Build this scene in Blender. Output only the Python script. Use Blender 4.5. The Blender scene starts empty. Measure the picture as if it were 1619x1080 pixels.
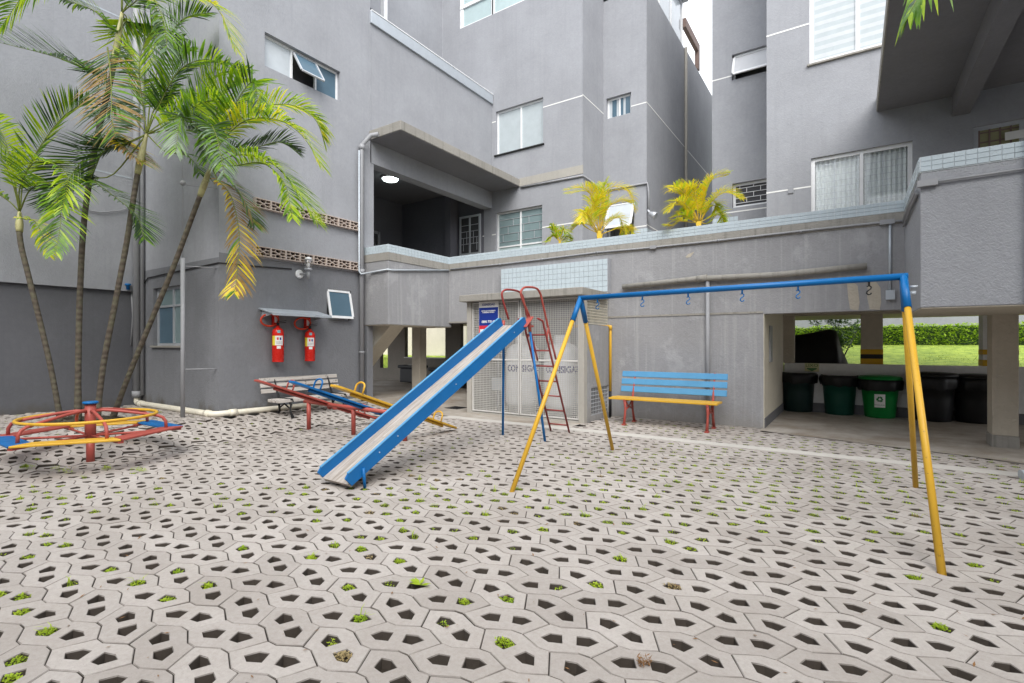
import bpy, bmesh, math, random
from mathutils import Vector, Matrix, noise
from mathutils.geometry import tessellate_polygon
R = math.radians
rnd = random.Random(7)
S = bpy.context.scene
COL = S.collection

# ------------------------------------------------------------------ camera, sky, sun, exposure
EYE = 1.4; YAW = 33.76; FPX = 804.0
cd = bpy.data.cameras.new('camera'); cam = bpy.data.objects.new('camera', cd); COL.objects.link(cam)
cam.location = (0, 0, EYE); cam.rotation_euler = (R(90), 0, R(YAW))
cd.sensor_width = 36; cd.lens = FPX / 1619 * 36; cd.shift_y = 6 / 1619; cd.clip_start = 0.05; cd.clip_end = 600
S.camera = cam
SUN_EL, SUN_AZ = 46.0, 143.0     # azimuth measured from +Y clockwise
w = bpy.data.worlds.new('World'); S.world = w; w.use_nodes = True
nt = w.node_tree; nt.nodes.clear()
sk = nt.nodes.new('ShaderNodeTexSky'); sk.sky_type = 'NISHITA'; sk.sun_disc = False
sk.sun_elevation = R(SUN_EL); sk.sun_rotation = R(SUN_AZ); sk.air_density = 1.0; sk.dust_density = 6.0; sk.ozone_density = 1.0
hs = nt.nodes.new('ShaderNodeHueSaturation'); hs.inputs['Saturation'].default_value = 0.35
bg = nt.nodes.new('ShaderNodeBackground'); bg.inputs['Strength'].default_value = 0.15
wo = nt.nodes.new('ShaderNodeOutputWorld')
cl = nt.nodes.new('ShaderNodeMix'); cl.data_type = 'RGBA'; cl.inputs[0].default_value = .82      # an even white cloud deck over the clear-sky model
cl.inputs[7].default_value = (6.9, 7.15, 7.6, 1)
nt.links.new(sk.outputs[0], hs.inputs['Color']); nt.links.new(hs.outputs[0], cl.inputs[6]); nt.links.new(cl.outputs[2], bg.inputs['Color']); nt.links.new(bg.outputs[0], wo.inputs[0])
sd = bpy.data.lights.new('sun', 'SUN'); so = bpy.data.objects.new('sun', sd); COL.objects.link(so)
sd.energy = 1.5; sd.angle = R(40); sd.color = (1.0, 0.97, 0.92)
az = R(SUN_AZ)
sdir = Vector((math.sin(az) * math.cos(R(SUN_EL)), math.cos(az) * math.cos(R(SUN_EL)), math.sin(R(SUN_EL))))
so.rotation_euler = sdir.to_track_quat('Z', 'Y').to_euler(); so.location = (0, -5, 30)
vs = S.view_settings; vs.view_transform = 'Standard'; vs.look = 'None'; vs.gamma = 1; vs.exposure = 0.98; vs.use_curve_mapping = False
S.cycles.max_bounces = 8; S.cycles.diffuse_bounces = 5; S.cycles.use_denoising = True

# ------------------------------------------------------------------ survey of the photograph: sight lines meeting real planes
_s, _c = math.sin(R(YAW)), math.cos(R(YAW))
def ray(u, v):
    a = (u - 809.5) / FPX
    return (-_s + a * _c, _c + a * _s, (546 - v) / FPX)
def G(u, v, z=0.0):
    d = ray(u, v); t = (z - EYE) / d[2]; return Vector((d[0] * t, d[1] * t, z))
def onX(u, v, x):
    d = ray(u, v); t = x / d[0]; return Vector((x, d[1] * t, EYE + d[2] * t))
def onY(u, v, y):
    d = ray(u, v); t = y / d[1]; return Vector((d[0] * t, y, EYE + d[2] * t))
def onD(u, v, f):
    d = ray(u, v); return Vector((d[0] * f, d[1] * f, EYE + d[2] * f))
def depth(p): return -p[0] * _s + p[1] * _c
def proj(p):
    f = depth(p); r = p[0] * _c + p[1] * _s
    return (809.5 + FPX * r / f, 546 - FPX * (p[2] - EYE) / f, f)

XW, XL, YF, YB, YR, YP = -12.06, -8.93, 4.41, 12.29, 13.66, 9.45
XB, YBAL, ZT, ZTB, ZBAL = -8.161, 7.49, 3.545, 3.375, 1.845
def gz(x, y=0):                        # the yard rises gently towards the left-hand block
    return 0.2 * min(1, max(0, (-7.5 - x) / 1.4))

# ------------------------------------------------------------------ materials
MATS = {}
def node_mat(name):
    m = bpy.data.materials.new(name); m.use_nodes = True
    t = m.node_tree; t.nodes.clear()
    o = t.nodes.new('ShaderNodeOutputMaterial'); b = t.nodes.new('ShaderNodeBsdfPrincipled')
    t.links.new(b.outputs[0], o.inputs[0]); MATS[name] = m
    return m, t, b
def nz(t, scale, detail=4, rough=0.6, vec=None):
    n = t.nodes.new('ShaderNodeTexNoise'); n.inputs['Scale'].default_value = scale
    n.inputs['Detail'].default_value = detail; n.inputs['Roughness'].default_value = rough
    if vec is not None: t.links.new(vec, n.inputs['Vector'])
    return n.outputs['Fac']
def pos(t, sc=(1, 1, 1)):
    g = t.nodes.new('ShaderNodeNewGeometry'); m = t.nodes.new('ShaderNodeMapping'); m.inputs['Scale'].default_value = sc
    t.links.new(g.outputs['Position'], m.inputs['Vector']); return m.outputs[0]
def ramp(t, fac, a, b, ca=(0, 0, 0, 1), cb=(1, 1, 1, 1)):
    r = t.nodes.new('ShaderNodeValToRGB'); e = r.color_ramp.elements
    e[0].position = a; e[1].position = b; e[0].color = ca; e[1].color = cb
    t.links.new(fac, r.inputs[0]); return r.outputs[0]
def mix(t, fac, a, b, blend='MIX'):
    n = t.nodes.new('ShaderNodeMix'); n.data_type = 'RGBA'; n.blend_type = blend
    for k, v in ((0, fac), (6, a), (7, b)):
        if isinstance(v, (float, int)): n.inputs[k].default_value = v
        elif isinstance(v, tuple): n.inputs[k].default_value = v if len(v) == 4 else (*v, 1)
        else: t.links.new(v, n.inputs[k])
    return n.outputs[2]
def bump(t, b, h, dist=0.01, strength=1.0):
    n = t.nodes.new('ShaderNodeBump'); n.inputs['Distance'].default_value = dist; n.inputs['Strength'].default_value = strength
    t.links.new(h, n.inputs['Height']); t.links.new(n.outputs[0], b.inputs['Normal'])
def c4(c): return (*c, 1)
def mul(c, k): return tuple(x * k for x in c)

def plaster(name, col, bscale=45, bdist=0.006, streak=0.25, dirt=(0.16, 0.14, 0.11), base_dirt=0.0, streak_col=None, rough=0.85, patch=0.0):
    m, t, b = node_mat(name)
    c = mix(t, ramp(t, nz(t, 0.9, 5, .65, pos(t)), .3, .75), c4(mul(col, .89)), c4(mul(col, 1.07)))
    c = mix(t, ramp(t, nz(t, 14, 4, .7, pos(t)), .25, .8), mix(t, .12, c, (0, 0, 0)), c)
    st = ramp(t, nz(t, 1.0, 4, .65, pos(t, (9, 9, .35))), .52, .75)
    n2 = t.nodes.new('ShaderNodeMath'); n2.operation = 'MULTIPLY'; n2.inputs[1].default_value = streak
    t.links.new(st, n2.inputs[0])
    c = mix(t, n2.outputs[0], c, c4(streak_col or mul(col, .62)))
    if patch:      # pale patches where the coat has worn or been touched up
        pf = ramp(t, nz(t, 1.7, 6, .7, pos(t, (1, 1, .7))), .55, .63); k = t.nodes.new('ShaderNodeMath'); k.operation = 'MULTIPLY'; k.inputs[1].default_value = patch; t.links.new(pf, k.inputs[0])
        c = mix(t, k.outputs[0], c, c4(mul(col, 1.35)))
        pf = ramp(t, nz(t, 2.6, 6, .75, pos(t, (1.3, 1.3, .5))), .60, .70); k = t.nodes.new('ShaderNodeMath'); k.operation = 'MULTIPLY'; k.inputs[1].default_value = patch; t.links.new(pf, k.inputs[0])
        c = mix(t, k.outputs[0], c, c4(mul(col, .6)))
    if base_dirt:
        # splash-back grime with a ragged edge along the foot of the wall
        g = t.nodes.new('ShaderNodeNewGeometry'); sx = t.nodes.new('ShaderNodeSeparateXYZ'); t.links.new(g.outputs['Position'], sx.inputs[0])
        ad = t.nodes.new('ShaderNodeMath'); ad.operation = 'MULTIPLY_ADD'; ad.inputs[1].default_value = 1.3
        t.links.new(nz(t, 1.8, 5, .7, pos(t, (1, 1, .6))), ad.inputs[0]); t.links.new(sx.outputs[2], ad.inputs[2])
        f = ramp(t, ad.outputs[0], .72, 1.35, (1, 1, 1, 1), (0, 0, 0, 1))
        k = t.nodes.new('ShaderNodeMath'); k.operation = 'MULTIPLY'; k.inputs[1].default_value = base_dirt; t.links.new(f, k.inputs[0])
        c = mix(t, k.outputs[0], c, c4(dirt))
    t.links.new(c, b.inputs['Base Color']); b.inputs['Roughness'].default_value = rough
    b.inputs['Specular IOR Level'].default_value = .25
    v = t.nodes.new('ShaderNodeTexVoronoi'); v.inputs['Scale'].default_value = bscale; v.feature = 'SMOOTH_F1'
    wv = t.nodes.new('ShaderNodeVectorMath'); wv.operation = 'ADD'
    nn = t.nodes.new('ShaderNodeTexNoise'); nn.inputs['Scale'].default_value = bscale * .4
    p = pos(t); t.links.new(p, nn.inputs['Vector'])
    sc = t.nodes.new('ShaderNodeVectorMath'); sc.operation = 'SCALE'; sc.inputs['Scale'].default_value = 2.2 / bscale * 2
    t.links.new(nn.outputs['Color'], sc.inputs[0]); t.links.new(p, wv.inputs[0]); t.links.new(sc.outputs[0], wv.inputs[1])
    t.links.new(wv.outputs[0], v.inputs['Vector'])
    h = mix(t, .5, v.outputs['Distance'], nz(t, bscale * .7, 5, .7, pos(t)))
    bump(t, b, h, bdist, .9)
    return m
def paint(name, col, rough=.4, wear=.0, wear_col=(.12, .09, .07), bmp=.0008, metal=0.0, var=.12, wscale=30, thr=.64):
    m, t, b = node_mat(name)
    tc = t.nodes.new('ShaderNodeTexCoord'); o = tc.outputs['Object']
    c = mix(t, nz(t, 6, 4, .6, o), c4(mul(col, 1 - var)), c4(mul(col, 1 + var)))
    if wear:
        f = ramp(t, nz(t, wscale, 6, .75, o), thr, thr + .05)
        k = t.nodes.new('ShaderNodeMath'); k.operation = 'MULTIPLY'; k.inputs[1].default_value = wear; t.links.new(f, k.inputs[0])
        c = mix(t, k.outputs[0], c, c4(wear_col))
    t.links.new(c, b.inputs['Base Color'])
    t.links.new(ramp(t, nz(t, 9, 4, .6, o), .2, .8, (rough * .8,) * 3 + (1,), (min(1, rough * 1.3),) * 3 + (1,)), b.inputs['Roughness'])
    b.inputs['Metallic'].default_value = metal
    b.inputs['Specular IOR Level'].default_value = .32
    bump(t, b, nz(t, 70, 4, .6, o), bmp, .8)
    return m
def leafmat(name, a, bcol, trans=.35, rough=.45):
    m = bpy.data.materials.new(name); m.use_nodes = True; MATS[name] = m
    t = m.node_tree; t.nodes.clear()
    o = t.nodes.new('ShaderNodeOutputMaterial'); b = t.nodes.new('ShaderNodeBsdfPrincipled'); tr = t.nodes.new('ShaderNodeBsdfTranslucent')
    c = mix(t, ramp(t, nz(t, 7, 3, .6, pos(t)), .3, .7), c4(a), c4(bcol))
    t.links.new(c, b.inputs['Base Color']); t.links.new(c, tr.inputs['Color']); b.inputs['Roughness'].default_value = rough
    mx = t.nodes.new('ShaderNodeMixShader'); mx.inputs[0].default_value = trans
    t.links.new(b.outputs[0], mx.inputs[1]); t.links.new(tr.outputs[0], mx.inputs[2]); t.links.new(mx.outputs[0], o.inputs[0])
    return m
def glassmat(name, col, rough=.04, alpha=.25):
    # a thin pane: mostly clear, mirrors at grazing angles
    m = bpy.data.materials.new(name); m.use_nodes = True; MATS[name] = m
    t = m.node_tree; t.nodes.clear()
    o = t.nodes.new('ShaderNodeOutputMaterial'); g = t.nodes.new('ShaderNodeBsdfGlossy'); g.inputs['Roughness'].default_value = rough
    tr = t.nodes.new('ShaderNodeBsdfTransparent'); tr.inputs['Color'].default_value = c4(col)
    fr = t.nodes.new('ShaderNodeLayerWeight'); pw = t.nodes.new('ShaderNodeMath'); pw.operation = 'POWER'; pw.inputs[1].default_value = 5
    t.links.new(fr.outputs['Facing'], pw.inputs[0])
    ad = t.nodes.new('ShaderNodeMath'); ad.operation = 'ADD'; ad.inputs[1].default_value = alpha; ad.use_clamp = True
    t.links.new(pw.outputs[0], ad.inputs[0])
    mx = t.nodes.new('ShaderNodeMixShader'); t.links.new(ad.outputs[0], mx.inputs[0])
    t.links.new(tr.outputs[0], mx.inputs[1]); t.links.new(g.outputs[0], mx.inputs[2]); t.links.new(mx.outputs[0], o.inputs[0])
    return m

GREY = (.348, .357, .382)
plaster('grey_stucco', GREY, 42, .006, .2, patch=.06)
plaster('grey_stucco_shaded', mul(GREY, .60), 36, .009, .3, (.10, .085, .06), base_dirt=.85, patch=.2)  # wall grey with the lower storey's shade put into the colour, plus foot grime
plaster('rough_grey_stucco', mul(GREY, 1.0), 44, .013, .1)
plaster('streaked_stucco', (.32, .32, .33), 34, .008, .55, streak_col=(.44, .44, .44), base_dirt=.35, dirt=(.2, .18, .15), patch=.4)
plaster('slate_paint', (.135, .137, .15), 45, .004, .2, (.10, .09, .07), base_dirt=.6)
plaster('dark_grey_paint', (.14, .14, .16), 40, .004, .1)
plaster('raw_concrete', (.33, .315, .285), 30, .01, .6, streak_col=(.12, .115, .10))
plaster('smooth_concrete', (.42, .40, .36), 50, .003, .3)
plaster('pale_strip', (.54, .515, .475), 50, .003, .15)
plaster('beige_plaster', (.50, .45, .37), 22, .016, .2)
plaster('taupe_plaster', (.27, .245, .21), 30, .01, .2)
plaster('cream_wall', (.66, .61, .50), 40, .003, .1)
plaster('white_wall', (.80, .80, .78), 60, .002, .05)
plaster('plinth_grey', (.17, .17, .18), 40, .003, .2)
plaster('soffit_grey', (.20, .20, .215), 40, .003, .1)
paint('white_metal', (.78, .79, .80), .35, .08)
paint('mesh_white', (.58, .57, .545), .45, .2, (.4, .33, .28)); paint('gate_paint', (.55, .54, .52), .45, .3, (.3, .24, .2)); paint('aluminium', (.55, .57, .60), .35, 0, metal=.4)
paint('galvanised', (.46, .50, .54), .45, .25, (.3, .3, .3), metal=.3)
paint('grey_pipe', (.30, .305, .32), .5, .2, (.33, .32, .3))
paint('white_pipe', (.70, .66, .55), .4, .3, (.45, .38, .26), wscale=6, thr=.55)
paint('blue_paint', (.004, .125, .36), .38, .55, (.10, .10, .11), thr=.655)
paint('light_blue_paint', (.085, .28, .50), .5, .5, (.3, .3, .3), thr=.66)
paint('red_paint', (.36, .075, .058), .42, .6, (.12, .06, .05), thr=.67)
paint('dark_red_paint', (.27, .045, .04), .42, .6, (.12, .06, .05), thr=.67)
paint('yellow_paint', (.62, .36, .035), .38, .75, (.14, .08, .05), wscale=26, thr=.635)
paint('extinguisher_red', (.62, .02, .012), .25, 0)
paint('hose_red', (.55, .05, .02), .45, 0)
paint('label_white', (.78, .78, .76), .5, 0); paint('label_yellow', (.75, .65, .05), .5, 0)
paint('sign_blue', (.012, .035, .24), .4, 0); paint('sign_red', (.62, .03, .05), .4, 0); paint('sign_cyan', (.2, .45, .5), .5, 0)
paint('text_blue', (.012, .016, .15), .5, 0); paint('text_green', (.03, .2, .06), .5, 0)
paint('black_iron', (.014, .014, .015), .5, .3, (.08, .05, .03))
paint('black_plastic', (.012, .012, .013), .38, 0, bmp=.002)
paint('dark_bin', (.01, .03, .028), .4, 0); paint('green_bin', (.004, .06, .04), .38, 0); paint('bright_bin', (.004, .19, .035), .35, 0)
paint('tank_white', (.74, .75, .77), .35, .1)
paint('dark_interior', (.07, .07, .075), .8, 0)
paint('room_grey', (.34, .34, .35), .8, 0); paint('door_dark', (.055, .055, .058), .5, 0)
paint('curtain_white', (.80, .83, .83), .9, 0); paint('notice_cream', (.60, .58, .34), .6, 0); paint('blind_pale', (.43, .48, .50), .3, 0); paint('blind_slat', (.52, .55, .57), .5, 0)
paint('frosted_pane', (.42, .52, .53), .14, 0, bmp=.0002); paint('frosted_dark', (.20, .27, .28), .15, 0, bmp=.0002)
paint('pane_sky', (.50, .54, .57), .08, 0, bmp=.0002); paint('pane_blue', (.09, .15, .20), .1, 0, bmp=.0003)
paint('pane_corrugated', (.52, .53, .55), .3, 0); paint('brown_wood', (.20, .14, .12), .6, 0)
paint('stripe_yellow', (.62, .36, .02), .6, 0); paint('stripe_black', (.02, .02, .02), .6, 0)
paint('orange_brick', (.45, .17, .09), .8, 0)
paint('pane_olive', (.32, .31, .18), .2, 0)
paint('tile_blue', (.47, .54, .58), .25, .35, (.30, .33, .34), var=.14, wscale=12, thr=.58); paint('grout', (.62, .66, .68), .8, 0)
paint('block_clay', (.50, .42, .37), .8, .5, (.3, .2, .15)); paint('cable_black', (.03, .03, .032), .6, 0)
paint('litter_brown', (.22, .11, .04), .8, 0)
glassmat('clear_pane', (.97, .98, .98), .03, .03)
glassmat('globe_glass', (.95, .95, .95), .05, .12)

def wood(name, a, b_, scale=(3, 3, 60), worn=None):
    m, t, b = node_mat(name)
    tc = t.nodes.new('ShaderNodeTexCoord'); mp = t.nodes.new('ShaderNodeMapping'); mp.inputs['Scale'].default_value = scale
    t.links.new(tc.outputs['Object'], mp.inputs[0])
    n = nz(t, 1, 6, .7, mp.outputs[0])
    c = mix(t, ramp(t, n, .3, .7), c4(a), c4(b_))
    if worn:
        c = mix(t, ramp(t, nz(t, 8, 5, .7, tc.outputs['Object']), .58, .66), c, c4(worn))
    t.links.new(c, b.inputs['Base Color']); b.inputs['Roughness'].default_value = .75
    bump(t, b, n, .003, .8); return m
wood('grey_wood', (.32, .28, .25), (.60, .57, .53), (40, 1.5, 40), (.10, .085, .07))
wood('chute_wood', (.20, .165, .135), (.50, .455, .41), (40, 1.2, 6), (.30, .27, .25))

# the pavers: pale concrete, each block with its own tone
def paver_mat(name, per_object):
    m, t, b = node_mat(name)
    if per_object:
        oi = t.nodes.new('ShaderNodeObjectInfo'); r = oi.outputs['Random']
    else:
        at = t.nodes.new('ShaderNodeAttribute'); at.attribute_name = 'tone'; r = at.outputs['Fac']
    c = mix(t, r, (.385, .351, .323), (.48, .442, .41))
    c = mix(t, ramp(t, nz(t, .8, 7, .75, pos(t)), .38, .6), mix(t, .27, c, (.23, .195, .16)), c)
    c = mix(t, ramp(t, nz(t, 38, 6, .8, pos(t)), .32, .6), mix(t, .3, c, (.19, .165, .14)), c)
    c = mix(t, ramp(t, nz(t, 260, 2, .5, pos(t)), .62, .72), c, mix(t, .35, c, (.15, .13, .12)))
    # damp soil-stained walls of the cells, below the walking surface of each block
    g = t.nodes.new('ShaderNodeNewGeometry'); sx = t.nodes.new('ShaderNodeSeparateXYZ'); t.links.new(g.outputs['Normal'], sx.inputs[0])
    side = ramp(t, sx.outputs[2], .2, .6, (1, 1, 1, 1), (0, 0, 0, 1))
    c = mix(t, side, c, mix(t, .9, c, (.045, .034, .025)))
    t.links.new(c, b.inputs['Base Color']); b.inputs['Roughness'].default_value = .9; b.inputs['Specular IOR Level'].default_value = .2
    bump(t, b, nz(t, 120, 5, .75, pos(t)), .004, .9)
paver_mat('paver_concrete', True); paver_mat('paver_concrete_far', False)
m, t, b = node_mat('soil')
t.links.new(mix(t, ramp(t, nz(t, 30, 5, .7, pos(t)), .3, .7), (.022, .016, .010), (.075, .056, .036)), b.inputs['Base Color']); b.inputs['Roughness'].default_value = 1
bump(t, b, nz(t, 60, 5, .7, pos(t)), .03)
m, t, b = node_mat('floor_concrete')
c = mix(t, ramp(t, nz(t, 1.3, 6, .7, pos(t)), .35, .68), (.24, .195, .15), (.47, .44, .40))
c = mix(t, ramp(t, nz(t, 3, 5, .7, pos(t, (1, 3, 1))), .55, .7), c, (.30, .23, .16))
t.links.new(c, b.inputs['Base Color']); b.inputs['Roughness'].default_value = .55; bump(t, b, nz(t, 40, 5, .7, pos(t)), .004)
m, t, b = node_mat('lawn_ground')
t.links.new(mix(t, ramp(t, nz(t, 2.5, 6, .8, pos(t)), .35, .6), (.10, .17, .02), (.32, .40, .05)), b.inputs['Base Color']); b.inputs['Roughness'].default_value = 1
m, t, b = node_mat('palm_trunk')
tc = t.nodes.new('ShaderNodeTexCoord')
wv = t.nodes.new('ShaderNodeTexWave'); wv.bands_direction = 'Z'; wv.inputs['Scale'].default_value = 3.2; wv.inputs['Distortion'].default_value = 5; wv.inputs['Detail'].default_value = 3
t.links.new(tc.outputs['Object'], wv.inputs['Vector'])
c = mix(t, wv.outputs['Fac'], (.055, .043, .032), (.092, .073, .054))
c = mix(t, ramp(t, nz(t, 9, 5, .7, tc.outputs['Object']), .45, .65), c, (.10, .095, .06))
t.links.new(c, b.inputs['Base Color']); b.inputs['Roughness'].default_value = .9; bump(t, b, wv.outputs['Fac'], .005)
paint('crown_shaft', (.42, .40, .20), .5, .35, (.16, .12, .06), wscale=5, thr=.5)
paint('stalk_green', (.16, .19, .035), .5, 0); paint('stalk_yellow', (.55, .38, .04), .5, 0); paint('stalk_brown', (.20, .11, .05), .6, 0)
leafmat('leaf_green', (.075, .19, .012), (.22, .40, .02), .42); leafmat('leaf_dark', (.025, .06, .02), (.06, .12, .028), .25)
leafmat('leaf_lime', (.30, .48, .012), (.54, .66, .02), .45); leafmat('leaf_yellow', (.78, .68, .02), (.72, .74, .04), .45)
leafmat('leaf_gold', (.80, .58, .018), (.78, .68, .03), .45); leafmat('leaf_dead', (.22, .12, .03), (.40, .28, .09), .3); leafmat('leaf_silver', (.10, .17, .09), (.24, .32, .20), .3)
leafmat('weed_leaf', (.27, .42, .015), (.48, .60, .03), .4, .6); leafmat('weed_dry', (.28, .20, .08), (.40, .32, .16), .2, .8)
leafmat('hedge_leaf', (.20, .36, .02), (.46, .62, .045), .45); leafmat('grass_leaf', (.20, .28, .03), (.32, .38, .05), .4); leafmat('bush_leaf', (.05, .11, .025), (.12, .22, .05), .35)

# ------------------------------------------------------------------ mesh building
class MB:
    def __init__(s): s.v = []; s.f = []; s.mi = []; s.sm = []; s.cur = 0
    def face(s, ids, smooth=False): s.f.append(tuple(ids)); s.mi.append(s.cur); s.sm.append(smooth)
    def poly(s, pts, smooth=False):
        n = len(s.v); s.v += [tuple(p) for p in pts]; s.face(range(n, n + len(pts)), smooth)
    def box(s, x0, x1, y0, y1, z0, z1):
        x0, x1 = min(x0, x1), max(x0, x1); y0, y1 = min(y0, y1), max(y0, y1); z0, z1 = min(z0, z1), max(z0, z1)
        n = len(s.v)
        s.v += [(x, y, z) for z in (z0, z1) for y in (y0, y1) for x in (x0, x1)]
        for q in ((0, 2, 3, 1), (4, 5, 7, 6), (0, 1, 5, 4), (2, 6, 7, 3), (0, 4, 6, 2), (1, 3, 7, 5)): s.face([n + i for i in q])
    def obox(s, c, half, M):
        n = len(s.v); c = Vector(c)
        s.v += [tuple(c + M @ Vector((x * half[0], y * half[1], z * half[2]))) for z in (-1, 1) for y in (-1, 1) for x in (-1, 1)]
        for q in ((0, 2, 3, 1), (4, 5, 7, 6), (0, 1, 5, 4), (2, 6, 7, 3), (0, 4, 6, 2), (1, 3, 7, 5)): s.face([n + i for i in q])
    def beam(s, a, b, w, h, up=(0, 0, 1)):
        a, b = Vector(a), Vector(b); d = (b - a); L = d.length; d.normalize(); up = Vector(up)
        if abs(d.dot(up)) > .99: up = Vector((1, 0, 0))
        sd = d.cross(up).normalized(); u2 = sd.cross(d)
        s.obox((a + b) / 2, (w / 2, h / 2, L / 2), Matrix((sd, u2, d)).transposed())
    def tube(s, pts, r, n=10, cap=True, closed=False):
        pts = [Vector(p) for p in pts]; k = len(pts); rs = r if isinstance(r, (list, tuple)) else [r] * k
        base = len(s.v); prev = None
        for i, p in enumerate(pts):
            if closed: d = pts[(i + 1) % k] - pts[i - 1]
            else: d = pts[min(i + 1, k - 1)] - pts[max(i - 1, 0)]
            d.normalize()
            if prev is None:
                ref = Vector((0, 0, 1)) if abs(d.z) < .9 else Vector((1, 0, 0))
                a = d.cross(ref).normalized()
            else:
                a = (prev - d * prev.dot(d)).normalized()
            prev = a; bb = d.cross(a)
            for j in range(n):
                th = 2 * math.pi * j / n
                s.v.append(tuple(p + (a * math.cos(th) + bb * math.sin(th)) * rs[i]))
        for i in range(k if closed else k - 1):
            i2 = (i + 1) % k
            for j in range(n):
                s.face((base + i * n + j, base + i * n + (j + 1) % n, base + i2 * n + (j + 1) % n, base + i2 * n + j), True)
        if cap and not closed:
            s.face([base + j for j in range(n)][::-1]); s.face([base + (k - 1) * n + j for j in range(n)])
    def lathe(s, prof, c=(0, 0, 0), n=20, M=None, cap=True, squash=1.0):
        base = len(s.v); c = Vector(c)
        for (r, z) in prof:
            for j in range(n):
                th = 2 * math.pi * j / n; p = Vector((r * math.cos(th), r * math.sin(th) * squash, z))
                s.v.append(tuple(c + (M @ p if M else p)))
        for i in range(len(prof) - 1):
            for j in range(n): s.face((base + i * n + j, base + i * n + (j + 1) % n, base + (i + 1) * n + (j + 1) % n, base + (i + 1) * n + j), True)
        if cap:
            s.face([base + j for j in range(n)][::-1]); s.face([base + (len(prof) - 1) * n + j for j in range(n)])
    def prism(s, poly, vec):
        n = len(s.v); k = len(poly); vec = Vector(vec)
        s.v += [tuple(p) for p in poly] + [tuple(Vector(p) + vec) for p in poly]
        s.face(range(n, n + k)); s.face([n + k + i for i in range(k)][::-1])
        for i in range(k): s.face((n + i, n + k + i, n + k + (i + 1) % k, n + (i + 1) % k))
    def sphere(s, c, r, n=14, m=8, sz=1.0):
        prof = [(max(1e-4, r * math.sin(math.pi * i / m)), -r * sz * math.cos(math.pi * i / m)) for i in range(m + 1)]
        s.lathe(prof, c, n)
    def mesh(s, name, mats, off=Vector((0, 0, 0)), bevel=0, recalc=True):
        me = bpy.data.meshes.new(name)
        me.from_pydata([(v[0] - off.x, v[1] - off.y, v[2] - off.z) for v in s.v], [], s.f)
        me.polygons.foreach_set('material_index', s.mi); me.polygons.foreach_set('use_smooth', s.sm)
        for mm in (mats if isinstance(mats, (list, tuple)) else [mats]): me.materials.append(MATS[mm])
        if recalc or bevel:
            bm = bmesh.new(); bm.from_mesh(me)
            if recalc: bmesh.ops.recalc_face_normals(bm, faces=bm.faces)
            if bevel:
                es = [e for e in bm.edges if len(e.link_faces) == 2 and e.calc_face_angle(0) > .6]
                bmesh.ops.bevel(bm, geom=es, offset=bevel, segments=2, profile=.5, affect='EDGES', clamp_overlap=True)
            bm.to_mesh(me); bm.free()
        return me
    def build(s, name, mats, parent=None, bevel=0, recalc=True):
        off = Vector((0, 0, 0)); q = parent
        while q is not None: off += q.location; q = q.parent
        o = bpy.data.objects.new(name, s.mesh(name, mats, off, bevel, recalc)); COL.objects.link(o)
        if parent is not None: o.parent = parent
        return o
def tag(o, label=None, cat=None, group=None, kind=None):
    if label: o['label'] = label
    if cat: o['category'] = cat
    if group: o['group'] = group
    if kind: o['kind'] = kind
    return o
def thing(name, loc, label, cat, group=None, kind=None):
    o = bpy.data.objects.new(name, None); COL.objects.link(o); o.location = loc; o.empty_display_size = .1
    return tag(o, label, cat, group, kind)
def copy_tree(o, parent=None):
    c = o.copy(); COL.objects.link(c); c.parent = parent
    for ch in o.children: copy_tree(ch, c)
    return c
def bez(pts, n):
    # smooth curve through the control points
    P = [Vector(p) for p in pts]; out = []; m_ = len(P) - 1
    ext = [P[0] * 2 - P[1]] + P + [P[-1] * 2 - P[-2]]
    for i in range(n + 1):
        t_ = i / n * m_; k = min(int(t_), m_ - 1); q = t_ - k; a, b2, c_, d = ext[k:k + 4]
        out.append(.5 * ((2 * b2) + (c_ - a) * q + (2 * a - 5 * b2 + 4 * c_ - d) * q * q + (3 * b2 - a - 3 * c_ + d) * q ** 3))
    return out
class Fr:                           # a wall frame: u along the wall, n outwards, z up
    def __init__(s, o, u, n): s.o = Vector(o); s.u = Vector(u); s.n = Vector(n)
    def p(s, u, n, z): q = s.o + s.u * u + s.n * n; return (q.x, q.y, z)
def FX(x): return Fr((x, 0, 0), (0, 1, 0), (1, 0, 0))     # faces +X, u = y
def FY(y): return Fr((0, y, 0), (1, 0, 0), (0, -1, 0))    # faces -Y, u = x
def fbox(mb, fr, u0, u1, n0, n1, z0, z1):
    a, b = fr.p(u0, n0, z0), fr.p(u1, n1, z1); mb.box(a[0], b[0], a[1], b[1], z0, z1)
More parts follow.
